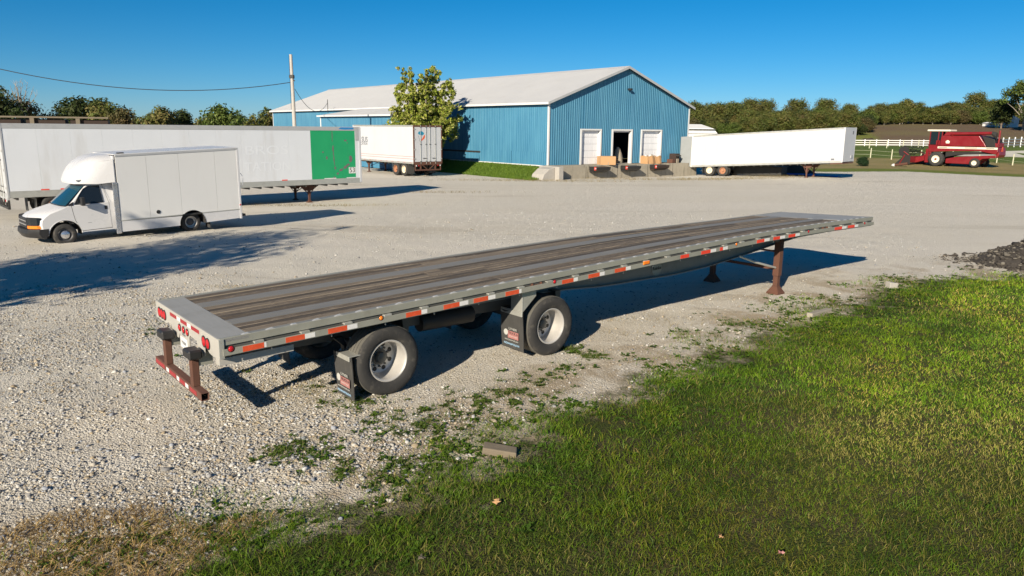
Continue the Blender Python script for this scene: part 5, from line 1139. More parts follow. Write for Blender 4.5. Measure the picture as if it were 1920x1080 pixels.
def crown_pts(h, w, n, rs, zlo=.28, shape=1.0):
    """overlapping lobes on an egg-shaped envelope, none standing clear of it"""
    g = random.Random(rs); C = []; Rr = []; zc = lerp(zlo, 1, .5) * h; hz = (1 - zlo) * h * .5
    for k in range(n):
        u = lerp(-.85, .80, (k + .5) / n); a = k * 2.4 + g.uniform(-.4, .4); r = min(w, hz * 2) * g.uniform(.15, .25)
        rad = math.sqrt(max(0, 1 - u * u)); rr_ = max(0, w * .5 * rad * g.uniform(.55, 1.05) - r * .6)
        C.append((rr_ * math.cos(a), rr_ * math.sin(a), zc + u * (hz - r * .55) + g.uniform(-.05, .05) * h)); Rr.append(r)
    for k in range(max(3, n // 5)):
        C.append((g.uniform(-.15, .15) * w, g.uniform(-.15, .15) * w, zc + g.uniform(-.35, .45) * hz)); Rr.append(min(w, hz * 2) * .26)
    return C, Rr
PAL = {'wood': [(.095, .120, .026), (.12, .142, .030), (.145, .150, .038), (.11, .108, .034), (.075, .10, .025), (.17, .145, .046)],
       'brown': [(.115, .095, .038), (.135, .108, .045), (.10, .092, .034), (.15, .105, .050)],
       'dark': [(.040, .062, .016), (.055, .076, .019), (.048, .060, .018)],
       'yellow': [(.13, .165, .030), (.18, .195, .042), (.10, .140, .024), (.22, .205, .060)],
       'bright': [(.090, .135, .025), (.13, .17, .035), (.075, .11, .022), (.15, .17, .05)],
       'maple': [(.28, .32, .040), (.35, .37, .065), (.21, .26, .032), (.38, .38, .10), (.40, .38, .14), (.17, .22, .030), (.15, .20, .026)]}
VAR = []
for k, (pal, h, w) in enumerate((('wood', 11, 9), ('wood', 12.5, 8), ('brown', 10.5, 9), ('wood', 13.5, 10), ('dark', 10, 8), ('bright', 9, 8), ('wood', 11.5, 7.5))):
    C, Rr = crown_pts(h, w, 30, 100 + k, .06); VAR.append((leaf_mesh('crown', C, Rr, 6500, .26, PAL[pal], 200 + k), trunk_mesh(h, C, .20, 300 + k, 'bark_pale', 5), h))
def put_tree(name, x, y, var, sc, label, group=None, rz=None, sz=1):
    cm_, tm_, h = VAR[var]; e = empty(name, (x, y, g1(x, y) - .1), rz if rz is not None else x * 1.7); e.scale = (sc, sc, sc * sz); tag(e, label, 'tree', group)
    link('trunk', tm_, e); link('crown', cm_, e); return e
fr = random.Random(77)
def WLAB(v, px, row):
    look = ('olive broad-crowned tree', 'tall narrow olive tree', 'brown-tinged autumn tree', 'large spreading olive tree', 'dark green tree', 'small bright green tree', 'slim olive tree', 'low bushy shrub')[v]
    plc = 'behind the barn gable' if px < 1340 else 'above the docked trailer' if px < 1600 else 'above the green field strip' if px < 1700 else 'above the field left of the combine' if px < 1760 else 'above the combine' if px < 1870 else 'near the right edge'
    return look + ' ' + ('at the wood\'s front', 'in the wood\'s second rank', 'deep in the wood', 'at the wood\'s back', 'at the wood\'s foot')[row] + ' ' + plc
for row in range(4):                                             # the wood along the ridge, right of the barn
    for i in range(34):
        fx_ = (i + fr.uniform(-.35, .35)) / 33; px = lerp(1265, 1935, fx_); Y = (262 if px > 1610 else 222) + row * 11 + fr.uniform(-4, 4) - 18 * math.sin(fx_ * 3)
        if row == 0 and fx_ > .55: Y += 14
        x = (px - 960) / 1401.7 * Y
        sc = fr.uniform(.58, .92) * (.92 + .05 * row); v = fr.choice((0, 0, 1, 1, 2, 3, 3, 4, 5, 6, 6))
        put_tree('woodland_tree', x, Y, v, sc, WLAB(v, px, row), 'trees of the ridge wood', sz=fr.uniform(.62, .95) if row > 1 else fr.uniform(.55, .85))
# understorey along the wood's foot
for i in range(44):
    fx_ = i / 43; px = lerp(1290, 1940, fx_); Y = (252 if px > 1610 else 212) + fr.uniform(-3, 3) + (12 if fx_ > .55 else 0)
    if fr.random() < .75: put_tree('woodland_shrub', (px - 960) / 1401.7 * Y, Y, fr.choice((2, 5, 4, 0)), fr.uniform(.35, .55), WLAB(-1, px, 4), 'shrubs at the foot of the wood')['category'] = 'shrub'
# far trees closing the horizon behind the barn and to the left
for i in range(11):
    px = lerp(-20, 525, i / 10) + fr.uniform(-15, 15); Y = 270 + fr.uniform(-10, 10); put_tree('distant_tree', (px - 960) / 1401.7 * Y, Y, fr.choice((0, 1, 4, 6)), fr.uniform(.55, .8), 'distant dark tree in the low line beyond the left skyline trees', 'distant tree line')
# the individual trees on the left skyline: pixel x, distance, variant, scale
def sky_tree(name, px, Y, top_px, pal, w, seed, label, nl=6000, leaf=.22, zlo=.15, ncl=24, bark='bark', cat='tree'):
    hor = 241.65 + (px - 960) * .0106; x = (px - 960) / 1401.7 * Y; zt_ = CAMH + (hor - top_px) * Y / 1401.7; h = zt_ - g1(x, Y)
    C, Rr = crown_pts(h, w, ncl, seed, zlo); e = empty(name, (x, Y, g1(x, Y))); tag(e, label, cat)
    link('trunk', trunk_mesh(h, C, h * .022 + .05, seed + 1, bark, 12), e); link('crown', leaf_mesh('crown', C, Rr, nl, leaf, PAL[pal], seed + 2), e); return e
sky_tree('oak_tree', -8, 88, 156, 'dark', 8, 11, 'tall dark tree at the far left edge above the long trailer')
sky_tree('oak_tree', 52, 92, 178, 'brown', 7.0, 12, 'brownish thinning tree with bare twigs above the crate rack', 4200, .17, .2, 22, 'bark_pale')
sky_tree('maple_tree', 175, 96, 180, 'dark', 10.0, 13, 'broad dark green tree above the roof of the long trailer', 7000)
sky_tree('maple_tree', 215, 93, 187, 'wood', 5.5, 14, 'olive tree growing against the broad dark green tree', 4000)
sky_tree('shrub_tree', 243, 90, 196, 'brown', 3.6, 15, 'small tan autumn tree to the right of the broad dark tree', 2600, .16)
sky_tree('maple_tree', 315, 110, 196, 'wood', 5.5, 16, 'rounded olive tree in the middle of the left skyline', 4200)
sky_tree('pine_tree', 356, 115, 200, 'dark', 4.0, 17, 'small spiky dark tree beside the rounded olive tree', 2600, .2)
sky_tree('maple_tree', 425, 96, 194, 'bright', 5.6, 18, 'bright yellow-green tree left of the utility pole', 5200, .2)
sky_tree('shrub_tree', 482, 120, 216, 'wood', 5, 19, 'low olive tree just left of the barn corner', 2500)
sky_tree('locust_tree', 510, 140, 197, 'wood', 4, 20, 'thin tree peeking over the far end of the barn roof', 1800)
for px, Y, tp, wdt, sd_ in ((270, 118, 215, 5, 21), (395, 125, 218, 5, 22), (120, 130, 222, 6, 24)): sky_tree('hedge_tree', px, Y, tp, 'wood', wdt, sd_, {21: 'low hedge tree between the tan tree and the rounded olive tree', 22: 'low hedge tree left of the bright yellow-green tree', 24: 'low hedge tree in the gap above the crate rack'}[sd_], 2200)
# tall trees at the right edge
sky_tree('cottonwood_tree', 1893, 215, 152, 'bright', 15, 31, 'tall pale cottonwood standing above the wood at the right edge', 5200, .34, .40, 20, 'bark_pale')
sky_tree('oak_tree', 1928, 208, 165, 'dark', 12, 32, 'dark tall tree at the extreme right edge of the wood', 6000, .36, .1)
sky_tree('oak_tree', 1852, 225, 188, 'dark', 8, 33, 'dark green tree left of the tall pale cottonwood', 4000, .34, .1)
# bare twigs rising from the brown thinning tree
def twigs(name, px, Y, zbase, ztop, wdt, seed, label):
    g = random.Random(seed); x = (px - 960) / 1401.7 * Y; e = empty(name, (x, Y, g1(x, Y))); tag(e, label, 'tree'); m = MB()
    m.tube([(0, 0, 0), (.1, 0, ztop * .5)], [.14, .08], 6)
    for k in range(16):
        a = g.uniform(-1, 1); s = Vector((a * .2, g.uniform(-.3, .3), lerp(zbase * .5, zbase, g.random()))); tip = Vector((a * wdt, g.uniform(-1, 1) * wdt * .5, lerp(zbase, ztop, 1 - .5 * abs(a)) * g.uniform(.92, 1.02))); md = s.lerp(tip, .5) + Vector((g.uniform(-.2, .2), 0, .3))
        m.tube([s, md, tip], [.06, .035, .012], 4)
        for j in range(4):
            b = md.lerp(tip, g.random()); m.tube([b, b + Vector((g.uniform(-.5, .5), g.uniform(-.3, .3), g.uniform(.25, .7)))], [.018, .008], 3)
    m.build('branches', 'bark_pale', e); return e
twigs('bare_tree', 60, 91, 6.2, 8.9, 2.2, 5, 'leafless grey tree whose twigs rise behind the crate rack')
# young maple against the barn wall
def maple():
    e = empty('maple_tree', (-7.55, 64.3, .0)); tag(e, 'young yellow-green maple in front of the blue barn wall', 'tree')
    g = random.Random(4); C = []; Rr = []; m = MB()
    m.tube([(0, 0, -.1), (.05, 0, 1.2), (.0, 0, 2.4)], [.17, .13, .11], 10)
    lead = [(-1.25, -.3, 8.4), (.95, .2, 8.5), (-.2, .5, 7.4), (2.05, .1, 7.5), (-2.05, .2, 7.0), (.35, -.7, 8.1), (2.3, -.4, 5.6), (-2.2, -.3, 5.2), (1.3, .9, 6.4), (-1.2, -1.0, 6.2), (2.5, .5, 4.3), (.1, -1.4, 5.2), (-2.9, .3, 4.0), (1.0, -1.3, 4.2), (-1.4, 1.3, 4.6), (-3.2, -.3, 3.1)]
    for k, (x, y, z) in enumerate(lead):
        s = Vector((0, 0, 1.5 + .9 * g.random())); tip = Vector((x, y, z)); md = s.lerp(tip, .5) + Vector((x * .12, y * .1, -.2)); pts = [s, s.lerp(md, .6), md, md.lerp(tip, .55), tip]; m.tube(pts, [.085, .065, .045, .028, .010], 6)
        nseg = 9
        for j in range(nseg):
            f = lerp(.25, .97, j / (nseg - 1)); p = s.lerp(md, f * 2) if f < .5 else md.lerp(tip, (f - .5) * 2); w_ = .85 * (1.15 - .62 * f)
            for q in range(9):
                c = p + Vector((g.gauss(0, w_ * .62), g.gauss(0, w_ * .62), g.gauss(.05, w_ * .45))); C.append(tuple(c)); Rr.append(g.uniform(.12, .34) * (1.2 - .35 * f)); m.tube([p, c], [.014, .005], 4) if q == 0 else None
    m.build('trunk', 'bark_pale', e, smooth=50)
    link('crown', leaf_mesh('crown', C, Rr, 76000, .105, PAL['maple'], 9, shell=1.0, mixr=.85), e)
maple()
# tree outside the frame on the left; only its shadow reaches the picture
def shade_tree():
    x, y = -17.0, 6.9; e = empty('shade_tree', (x, y, g1(x, y))); tag(e, 'tree left of the view casting the streaky shadow over the gravel', 'tree')
    h = 9.8; C, Rr = crown_pts(h, 8.6, 34, 61, .16); g = random.Random(9)
    for k in range(12): a = g.uniform(0, 6.28); C.append((3.4 * math.cos(a), 3.4 * math.sin(a), g.uniform(3, 9.6))); Rr.append(.55)
    link('trunk', trunk_mesh(h, C, .24, 62, 'bark', 24), e); link('crown', leaf_mesh('crown', C, [r * .72 for r in Rr], 10500, .125, PAL['bright'], 63), e)
shade_tree()
# round evergreen bush
BU = empty('evergreen_bush', (38.8, 84.2, g1(38.8, 84.2))); tag(BU, 'round dark evergreen bush on the verge left of the combine', 'bush')
MB().cyl((0, 0, -.1), (0, 0, .5), .05, n=6).build('stem', 'bark', BU)
gB = random.Random(3); Cb = [(.45 * math.cos(k * 2.4) * math.sqrt(k / 24), .45 * math.sin(k * 2.4) * math.sqrt(k / 24), .25 + .75 * gB.random() * (1 - .5 * k / 24)) for k in range(24)]
link('foliage', leaf_mesh('foliage', Cb, [.32] * 24, 4500, .055, [(.022, .055, .020), (.030, .070, .026), (.018, .042, .016)], 4), BU)
# ------------------------------------------------------------------ red combine harvester (x forward, y left = towards us, origin under the front axle)
hC = math.atan2(3.0, -2.5)
CH = empty('combine_harvester', (49.2, 87.3, g1(49.2, 87.3)), hC); tag(CH, 'old red combine harvester with cream wheels parked on the verge', 'combine')
def Cb_(name, mat, fn, bevel=0, parent=CH, **k):
    m = MB(); fn(m); return m.build(name, mat, parent, None, bevel, **k)
HW = 1.25
Cb_('body', 'combine_red', lambda m: m.prism([(1.0, 1.55), (1.0, 2.25), (-.1, 2.25), (-5.95, 2.18), (-6.05, 1.75), (-5.9, 1.45), (-4.2, 1.78), (-1.2, 1.68)], -HW, HW, 1), .04)
Cb_('grain_tank', 'combine_red', lambda m: m.prism([(-.15, 2.255), (-.15, 3.25), (-.35, 3.38), (-4.05, 3.42), (-4.65, 2.60), (-4.85, 2.255)], -HW + .03, HW - .03, 1), .05)
Cb_('tank_top', 'combine_red', lambda m: m.prism([(-.25, 3.39), (-.55, 3.80), (-3.9, 3.82), (-4.0, 3.43)], -HW + .35, HW - .35, 1), .05)
Cb_('unload_auger', 'combine_red', lambda m: (m.cyl((-1.3, HW - .02, 3.60), (-5.3, HW - .02, 3.72), .17, n=12), m.cyl((-1.3, HW - .02, 3.60), (-1.3, HW - .3, 3.2), .17, n=12)), smooth=40)
Cb_('auger_spout', 'rubber', lambda m: m.loft([[(-5.28, HW - .02 + .2 * math.cos(a), 3.70 + .2 * math.sin(a)) for a in np.linspace(0, 6.283, 11)[:-1]], [(-5.75, HW - .02 + .3 * math.cos(a), 3.40 + .40 * math.sin(a)) for a in np.linspace(0, 6.283, 11)[:-1]]]))
Cb_('exhaust', 'combine_red', lambda m: m.cyl((-5.85, .75, 2.2), (-5.85, .75, 4.0), .10, n=10), smooth=40)
Cb_('engine_deck', 'combine_dark', lambda m: m.prism([(-4.30, 3.40), (-5.6, 3.05), (-5.75, 2.19), (-4.88, 2.24), (-4.68, 2.62)], -HW + .08, HW - .08, 1), .04)
Cb_('engine_hood', 'combine_red', lambda m: m.prism([(-4.9, 2.9), (-5.9, 2.6), (-5.9, 2.2), (-5.0, 2.5)], -.9, HW - .1, 1), .03)
Cb_('side_stripe', 'combine_cream', lambda m: m.box((-6.0, HW + .002, 1.98), (.05, HW + .012, 2.19)))
for a, b in ((-.05, -.95), (-2.75, -4.0), (-4.9, -5.7)): Cb_('stripe_bar', 'letter_black', lambda m: m.box((a, HW + .0125, 2.06), (b, HW + .016, 2.12)))
Cb_('emblem', 'combine_cream', lambda m: m.prism([(-.75, 2.55), (-.70, 2.78), (-.92, 2.92), (-1.14, 2.78), (-1.1, 2.55)], HW - .028, HW - .02, 1))
Cb_('lower_body', 'combine_red', lambda m: m.prism([(-.9, .35), (-.9, .85), (-2.0, 1.08), (-4.0, 1.25), (-5.9, 1.36), (-5.95, 1.10), (-4.6, .95), (-3.9, .32)], -HW + .12, HW - .10, 1), .04)
Cb_('side_chain_case', 'combine_dark', lambda m: m.prism([(-.8, 1.05), (-.8, 1.6), (-5.6, 1.7), (-5.8, 1.46), (-3.9, 1.42), (-2.0, 1.30)], -HW + .2, HW - .2, 1))
Cb_('front_column', 'combine_red', lambda m: m.prism([(1.35, .35), (1.30, 1.9), (.75, 1.9), (.62, .35)], .45, HW - .05, 1), .04)
Cb_('feeder_house', 'combine_red', lambda m: m.prism([(.9, 1.35), (.9, .75), (2.6, .25), (2.6, .85)], -.65, .65, 1), .03)
# cab
Cb_('cab_floor', 'combine_red', lambda m: m.box((-.1, -.85, 2.26), (1.25, .85, 2.35)))
Cb_('cab_roof', 'combine_cream', lambda m: m.box((-.95, -.95, 3.86), (1.5, .95, 4.06)), .06)
for x, y in ((1.15, .80), (1.15, -.80), (.25, .80), (.25, -.80), (-.12, .80), (-.12, -.80)): Cb_('cab_pillar', 'combine_red', lambda m: m.box((x - .05, y - .05, 1.9 if x > 1 else 2.3), (x + .05, y + .05, 3.86)))
Cb_('cab_door_panel', 'combine_red', lambda m: m.box((-.07, .78, 2.26), (.45, .85, 2.85)), .02)
for p0, p1 in (((.30, .81, 2.4), (1.10, .83, 3.84)), ((-.07, .81, 2.86), (.20, .83, 3.84)), ((.30, -.81, 2.4), (1.10, -.83, 3.84)), ((1.18, -.75, 2.3), (1.20, .75, 3.84))): Cb_('cab_glass', 'glass', lambda m: m.box(p0, p1))
Cb_('operator_seat', 'seat_cloth', lambda m: (m.box((.0, -.3, 2.36), (.5, .3, 2.85)), m.box((-.05, -.3, 2.85), (.1, .3, 3.4))), .05)
Cb_('ladder', 'combine_dark', lambda m: (m.tube([(.95, HW, .6), (.95, HW - .1, 2.2)], .03, 6), m.tube([(.6, HW, .6), (.6, HW - .1, 2.2)], .03, 6), [m.tube([(.95, HW - .02, z), (.6, HW - .02, z)], .02, 5) for z in (.7, 1.05, 1.4, 1.75)]))
def cwheel(x, y, r, wd, flip, hub):
    w = link('wheel', None, CH, (x, y, r)); w.rotation_euler = (0, 0, 0 if flip else math.pi)
    m = MB(); m.lathe([(.04, r*.52), (.0, r*.62), (.0, r*.86), (.05, r*.97), (.10, r), (wd - .1, r), (wd - .05, r*.97), (wd, r*.86), (wd - .02, r*.52), (.04, r*.52)], (0, 0, 0), (0, 1, 0), 30, False)
    for k in range(20):
        a = 2 * math.pi * k / 20
        for q, (u0, u1) in enumerate(((.06, wd * .5), (wd * .5, wd - .06))):
            b = a + (q * math.pi / 20); m.tube([(r * .99 * math.cos(b), u0, r * .99 * math.sin(b)), (r * 1.0 * math.cos(b + .12), u1, r * 1.0 * math.sin(b + .12))], .03, 4)
    m.build('tyre', 'tyre', w, smooth=40)
    q = MB(); q.lathe([(.06, r*.53), (.03, r*.53), (.05, r*.47), (.16, r*.40), (.14, r*.18), (.08, r*.16), (.07, 0)], (0, 0, 0), (0, 1, 0), 24, False); q.build('rim', 'combine_cream', w, smooth=35)
    h_ = MB(); h_.lathe([(.10, r*.15), (.0, r*.13), (-.01, 0)], (0, 0, 0), (0, 1, 0), 12, False); h_.build('hub', hub, w, smooth=35)
cwheel(0, 1.62, .79, .62, False, 'combine_red'); cwheel(0, -1.62, .79, .62, True, 'combine_red')
cwheel(-3.95, 1.45, .50, .36, False, 'combine_cream'); cwheel(-3.95, -1.75, .50, .36, True, 'combine_cream')
Cb_('rear_axle', 'combine_dark', lambda m: (m.box((-4.05, -1.5, .52), (-3.85, 1.0, .66)), m.prism([(-3.4, 1.0), (-3.6, 1.0), (-4.3, .6), (-4.0, .6)], -.5, .5, 1)))
Cb_('front_axle', 'combine_dark', lambda m: m.box((-.15, -1.2, .65), (.15, 1.2, .95)))
Cb_('slow_sign', 'tape_orange', lambda m: m.prism([(-.25, 1.75), (.25, 1.75), (.12, 2.25), (-.12, 2.25)], -6.10, -6.07, 0))
Cb_('rear_hood', 'combine_red', lambda m: m.prism([(-5.8, 1.46), (-6.1, 1.76), (-6.15, 1.40), (-6.0, 1.1)], -1.0, 1.0, 1), .02)
# cutting header with reel
Cb_('header_back', 'combine_red', lambda m: m.box((2.55, -2.3, .30), (2.62, 2.2, 1.0)))
Cb_('header_floor', 'combine_dark', lambda m: m.prism([(2.6, .15), (2.6, .28), (3.8, .10), (3.85, .05)], -2.3, 2.2, 1))
Cb_('header_end', 'combine_dark', lambda m: m.prism([(2.45, .10), (2.5, 1.15), (3.0, 1.18), (3.5, .75), (4.15, .10)], 2.2, 2.28, 1), .02); Cb_('header_end', 'combine_dark', lambda m: m.prism([(2.45, .10), (2.5, 1.15), (3.0, 1.18), (3.5, .75), (4.15, .10)], -2.38, -2.3, 1), .02)
Cb_('header_auger', 'combine_dark', lambda m: m.cyl((2.95, -2.2, .55), (2.95, 2.15, .55), .22, n=12), smooth=40)
Cb_('reel_end', 'combine_dark', lambda m: m.lathe([(0, .60), (.04, .60), (.04, .05), (0, .05)], (3.35, 2.05, 1.55), (0, 1, 0), 14, False), smooth=30)
Cb_('reel_arm', 'combine_red', lambda m: (m.tube([(2.55, 2.12, 1.0), (3.35, 2.12, 1.55)], .06, 6), m.tube([(2.55, -2.2, 1.0), (3.35, -2.2, 1.55)], .06, 6)))
Cb_('reel_shaft', 'combine_dark', lambda m: m.cyl((3.35, -2.15, 1.55), (3.35, 2.1, 1.55), .07, n=8))
for k in range(6):
    a = k * math.pi / 3 + .3; cx_, cz_ = 3.35 + .62 * math.cos(a), 1.55 + .62 * math.sin(a)
    def fn(m):
        m.box((cx_ - .03, -2.15, cz_ - .03), (cx_ + .03, 2.05, cz_ + .03))
        for j in range(15): m.box((cx_ - .01, -2.1 + j * .29, cz_ - .22), (cx_ + .01, -2.08 + j * .29, cz_))
    Cb_('reel_bat', 'combine_dark', fn)
for y in (-2.1, -.7, .7, 2.0):
    def fn(m):
        for k in range(6): a = k * math.pi / 3 + .3; m.tube([(3.35, y, 1.55), (3.35 + .62 * math.cos(a), y, 1.55 + .62 * math.sin(a))], .02, 4)
    Cb_('reel_spider', 'combine_dark', fn)
# loose machine part on the grass in front of the header
x, y = 42.8, 84.8; AGR = empty('tilted_auger_part', (x, y, g1(x, y)), 2.4); tag(AGR, 'rusty red implement part with a white tip lying before the combine header', 'implement')
MB().cyl((-1.2, 0, .35), (.1, 0, .15), .16, .12, 10).build('tube', 'rust', AGR); MB().tube([(-.3, 0, .2), (-.85, .1, 1.3)], .06, 6).build('lever', 'combine_red', AGR); MB().lathe([(0, .16), (.2, .15), (.38, .02)], (.1, 0, .14), (1, 0, -.1), 10).build('tip', 'tape_white', AGR)
# ------------------------------------------------------------------ fences
def rail_fence(name, pts, label, step=2.4, ph=1.5, rails=(.45, .85, 1.25), mat='fence_white', pw=.075):
    e = empty(name, (pts[0][0], pts[0][1], 0)); tag(e, label, 'fence'); o0 = Vector((pts[0][0], pts[0][1], 0))
    for (ax, ay), (bx_, by_) in zip(pts[:-1], pts[1:]):
        L = math.hypot(bx_ - ax, by_ - ay); n = max(1, round(L / step)); ang = math.atan2(by_ - ay, bx_ - ax)
        for i in range(n):
            x0, y0 = lerp(ax, bx_, i / n), lerp(ay, by_, i / n); x1, y1 = lerp(ax, bx_, (i + 1) / n), lerp(ay, by_, (i + 1) / n); z0, z1 = g1(x0, y0), g1(x1, y1)
            MB().box((-pw, -pw, 0), (pw, pw, ph)).build('post', mat, e, loc=Vector((x0, y0, z0)) - o0, rot=(0, 0, ang))
            for r in rails:
                MB().loft([[(x - o0.x - .0 + s * math.sin(ang), y - o0.y - s * math.cos(ang), z + r + dz) for s, dz in ((-.03, -.075), (.03, -.075), (.03, .075), (-.03, .075))] for x, y, z in ((x0, y0, z0), (x1, y1, z1))]).build('rail', mat, e)
    return e
rail_fence('white_rail_fence', [(66, 166), (73.5, 165), (95, 162.5)], 'white three-rail fence running behind the combine', ph=1.45, rails=(.30, .75, 1.22))
rail_fence('white_rail_fence', [(82.5, 130), (78.5, 118), (75, 104), (72, 92)], 'white rail fence with tall posts at the right edge', ph=1.55, rails=(.35, .75, 1.2), step=3.0)
def wire_fence(pts, label):
    e = empty('wire_fence', (pts[0][0], pts[0][1], 0)); tag(e, label, 'fence'); o0 = Vector((pts[0][0], pts[0][1], 0)); tops = []
    for x, y in pts:
        z = g1(x, y); MB().tube([(0, 0, -.1), (.02, 0, 1.28)], [.07, .06], 8).build('post', 'post_pale', e, loc=Vector((x, y, z)) - o0); tops.append(Vector((x, y, z)) - o0)
    for hh_ in (.45, .95): MB().tube([p + Vector((0, -.06, hh_)) for p in tops], .012, 4).build('wire', 'post_pale', e)
def pxy(px, Y): return ((px - 960) / 1401.7 * Y, Y)
wire_fence([pxy(1575, 101), pxy(1619, 100), pxy(1658, 97), pxy(1712, 96), pxy(1770, 95), pxy(1820, 94), pxy(1853, 92), pxy(1883, 88), pxy(1935, 84)], 'thin wire fence on pale posts between bush and combine')
wire_fence([pxy(1572, 128), pxy(1615, 128), pxy(1647, 127), pxy(1677, 126), pxy(1705, 126), pxy(1740, 125)], 'second wire fence on thin pale posts nearer the white rails')
# pale gravel drive crossing behind the combine at the right
dv = []; df = []
for i in range(21):
    f = i / 20; xa = lerp(60, 84, f); ya = lerp(103, 97, f); 
    for s in (0, 1): yy = ya + s * 7 ; dv.append((xa, yy, float(gz(np.array([xa]), np.array([yy]))[0]) + .03))
for i in range(20): df.append((2*i, 2*i + 2, 2*i + 3, 2*i + 1))
simple('drive_gravel', (.50, .48, .42), .95, 0, .1, 1, pos=True); kind(link('drive', npmesh('drive', np.array(dv), np.array(df), 'drive_gravel')), 'structure')
# pale sheds half hidden at the wood's foot
for px, Y, w_, h_, lab in ((1873, 232, 4.5, 3.4, 'pale shed under the tall trees at the right'), (1846, 238, 3.5, 1.4, 'low white hut at the edge of the ploughed field')):
    x, y = pxy(px, Y); SH = empty('shed', (x, y, g1(x, y)), .3); tag(SH, lab, 'shed'); MB().box((-w_ / 2, 0, 0), (w_ / 2, 4, h_ * .7)).build('wall', 'far_wall', SH); MB().prism([(-w_ / 2 - .3, h_ * .7), (0, h_), (w_ / 2 + .3, h_ * .7)], -.2, 4.2, 1).build('roof', 'far_wall', SH)
# brown horse grazing behind the white rails
x, y = pxy(1609, 170); HS = empty('horse', (x, y, g1(x, y)), .1); tag(HS, 'dark brown horse standing behind the white rail fence', 'horse')
m = MB()
def ell(c): return [(c[0], c[3] * math.cos(a), c[2] + c[4] * math.sin(a)) for a in np.linspace(0, 2 * math.pi, 13)[:-1]]
m.loft([ell(c) for c in ((-.95, 0, 1.15, .05, .08), (-.88, 0, 1.15, .22, .28), (-.6, 0, 1.15, .30, .34), (-.1, 0, 1.10, .31, .33), (.4, 0, 1.12, .30, .36), (.75, 0, 1.18, .22, .32), (.9, 0, 1.22, .1, .16))])
m.tube([(.7, 0, 1.3), (1.1, 0, 1.45), (1.4, 0, 1.3)], [.20, .15, .12], 8); m.tube([(1.35, 0, 1.38), (1.6, 0, 1.15), (1.75, 0, .98)], [.12, .10, .07], 8)
for lx, k in ((.55, 0), (.65, 1), (-.75, 0), (-.65, 1)):
    yy = .16 if k else -.16; bk = -.06 if lx < 0 else .03; m.tube([(lx, yy, 1.0), (lx + bk * -1, yy, .62), (lx + bk, yy, .38), (lx, yy, .06), (lx + .03, yy, 0)], [.14, .09, .055, .045, .06], 7)
for s in (-.06, .06): m.tube([(1.38, s, 1.45), (1.40, s, 1.60)], [.03, .008], 4)
m.build('body', 'pallet_dark', HS, smooth=60); MB().tube([(-.93, 0, 1.25), (-1.05, 0, .9), (-1.02, 0, .5)], [.05, .06, .02], 6).build('tail', 'combine_dark', HS)
# ------------------------------------------------------------------ pile of dark broken asphalt at the right edge
px_, py_ = 16.7, 21.4
def pile_h(x, y):
    d = np.hypot((x - px_) / 3.3, (y - py_) / 2.1); return 1.45 * np.clip(1 - d, 0, 1) ** 1.05 * (1 + .35 * (fbm(x, y, 1.6, 3, 4) - .5)) 
n = 46; X, Y = np.meshgrid(np.linspace(px_ - 3.5, px_ + 3.5, n), np.linspace(py_ - 2.4, py_ + 2.4, n)); Z = pile_h(X, Y) + gz(X, Y) + (fbm(X, Y, 5, 2, 8) - .5) * .08 * (pile_h(X, Y) > .05) - .03
pv = np.stack([X.ravel() - px_, Y.ravel() - py_, Z.ravel()], 1); ii = (np.arange(n - 1)[:, None] * n + np.arange(n - 1)[None]).ravel(); pf_ = np.stack([ii, ii + 1, ii + n + 1, ii + n], 1)
PLE = empty('rubble_pile', (px_, py_, 0)); tag(PLE, 'heap of dark broken rubble at the right edge of the yard', 'rubble pile'); link('heap', npmesh('heap', pv, pf_, 'soil_dark', smooth=True), PLE)
rg = np.random.default_rng(5)
q = sample(5200, px_ - 3.8, px_ + 3.4, py_ - 2.4, py_ + 2.3); d = np.hypot((q[:, 0] - px_) / 3.3, (q[:, 1] - py_) / 2.1); q = q[(d < 1.0) | ((d < 1.22) & (rg.random(len(q)) < .4))]; s_ = np.clip(rg.lognormal(math.log(.030), .5, len(q)), .015, .12)
v, f, c = stones('', q, s_, ICO_V, ICO_F, np.array([(.075, .066, .056), (.055, .048, .042), (.11, .098, .082), (.17, .155, .13), (.045, .04, .036)])); v[:, 2] += np.repeat(pile_h(q[:, 0], q[:, 1]) - .02, 12); v[:, 0] -= px_; v[:, 1] -= py_
kind(link('rubble', npmesh('rubble', v, f, 'stone', c), PLE), 'stuff')
# dark scatter trailing left of the pile
q = np.stack([rg.normal(13.5, .55, 420), rg.normal(22.0, .4, 420)], 1); v, f, c = stones('', q, np.clip(rg.lognormal(math.log(.017), .4, 420), .010, .05), OCT_V, OCT_F, np.array([(.10, .09, .075), (.16, .14, .11), (.07, .06, .05)]))
o = kind(link('rubble_scatter', npmesh('rubble_scatter', v, f, 'stone', c)), 'stuff'); tag(o, 'thin scatter of dark rubble trailing left of the heap', 'rubble')
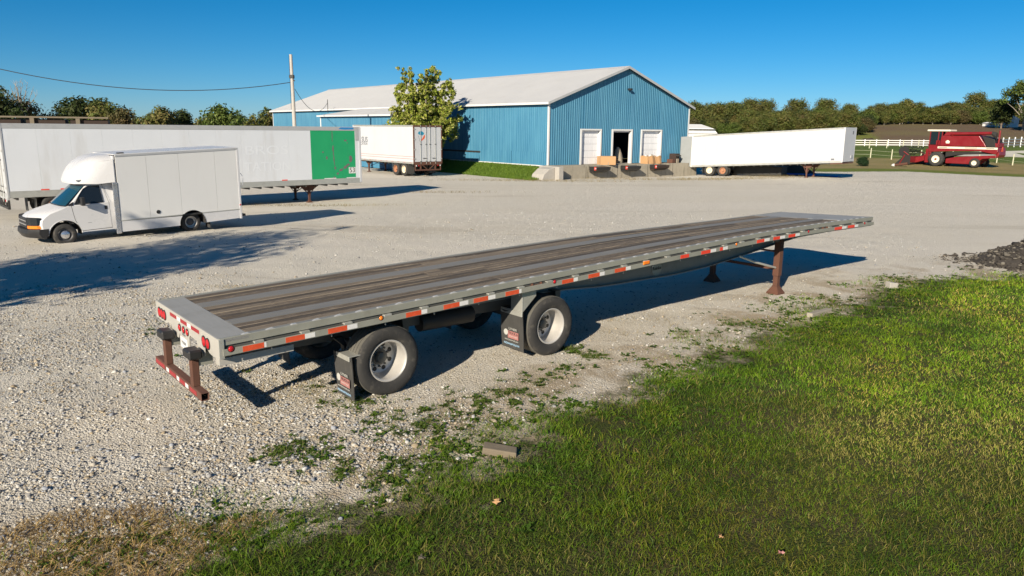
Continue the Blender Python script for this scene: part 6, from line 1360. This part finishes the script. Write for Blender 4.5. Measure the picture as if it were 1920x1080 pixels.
# ------------------------------------------------------------------ blocks lying about
def block(name, x, y, rz, size, mat, label, tilt=(0, 0), cat='block'):
    sx, sy, sz = size; m = MB(); m.loft([[(-sx, -sy, 0), (sx, -sy * .95, 0), (sx * .97, sy, 0), (-sx * 1.02, sy * .96, 0)], [(-sx * .97, -sy, sz * .97), (sx, -sy, sz * .80), (sx * .94, sy * .97, sz * .78), (-sx, sy, sz)]])
    o = m.build(name, mat, None, bevel=.012, loc=(x, y, g1(x, y) - .01)); o.rotation_euler = (tilt[0], tilt[1], rz); tag(o, label, cat)
block('timber_block', -.12, 8.06, -.12, (.20, .085, .105), 'timber', 'weathered timber block lying at the grass edge near the rear wheel', (.05, .06))
block('timber_plank', 6.35, 15.0, .72, (.42, .06, .10), 'wood_grey', 'short grey plank at the grass edge ahead of the landing leg', (0, 0), 'plank')
block('concrete_lump', 9.22, 17.8, .2, (.11, .09, .16), 'concrete_pale', 'small pale concrete lump at the grass edge right of the plank')
# covered heap and blue tarp in the shade behind the docked trailer
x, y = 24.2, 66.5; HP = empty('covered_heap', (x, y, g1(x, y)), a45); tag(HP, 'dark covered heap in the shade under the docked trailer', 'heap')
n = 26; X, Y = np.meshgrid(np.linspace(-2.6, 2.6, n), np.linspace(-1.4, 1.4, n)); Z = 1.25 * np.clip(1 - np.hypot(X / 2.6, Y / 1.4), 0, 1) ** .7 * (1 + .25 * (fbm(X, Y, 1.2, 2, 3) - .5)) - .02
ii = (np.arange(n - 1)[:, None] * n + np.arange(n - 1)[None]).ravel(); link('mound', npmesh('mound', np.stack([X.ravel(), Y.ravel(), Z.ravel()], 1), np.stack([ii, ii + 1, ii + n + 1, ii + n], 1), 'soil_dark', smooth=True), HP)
x, y = 25.0, 63.6; n = 18; X, Y = np.meshgrid(np.linspace(-2.4, 2.4, n), np.linspace(-.7, .7, n)); Z = .16 * fbm(X, Y, 1.5, 3, 6) + .10 * np.clip(1 - np.hypot(X / 2.4, Y / .7), 0, 1); ii = (np.arange(n - 1)[:, None] * n + np.arange(n - 1)[None]).ravel()
o = link('blue_tarp', npmesh('blue_tarp', np.stack([X.ravel(), Y.ravel(), Z.ravel() + .02], 1), np.stack([ii, ii + 1, ii + n + 1, ii + n], 1), 'blue_tarp', smooth=True), None, (x, y, g1(x, y)), (0, 0, a45)); o.modifiers.new('thickness', 'SOLIDIFY').thickness = .01; tag(o, 'crumpled blue tarpaulin on the ground beneath the docked trailer nose', 'tarpaulin')
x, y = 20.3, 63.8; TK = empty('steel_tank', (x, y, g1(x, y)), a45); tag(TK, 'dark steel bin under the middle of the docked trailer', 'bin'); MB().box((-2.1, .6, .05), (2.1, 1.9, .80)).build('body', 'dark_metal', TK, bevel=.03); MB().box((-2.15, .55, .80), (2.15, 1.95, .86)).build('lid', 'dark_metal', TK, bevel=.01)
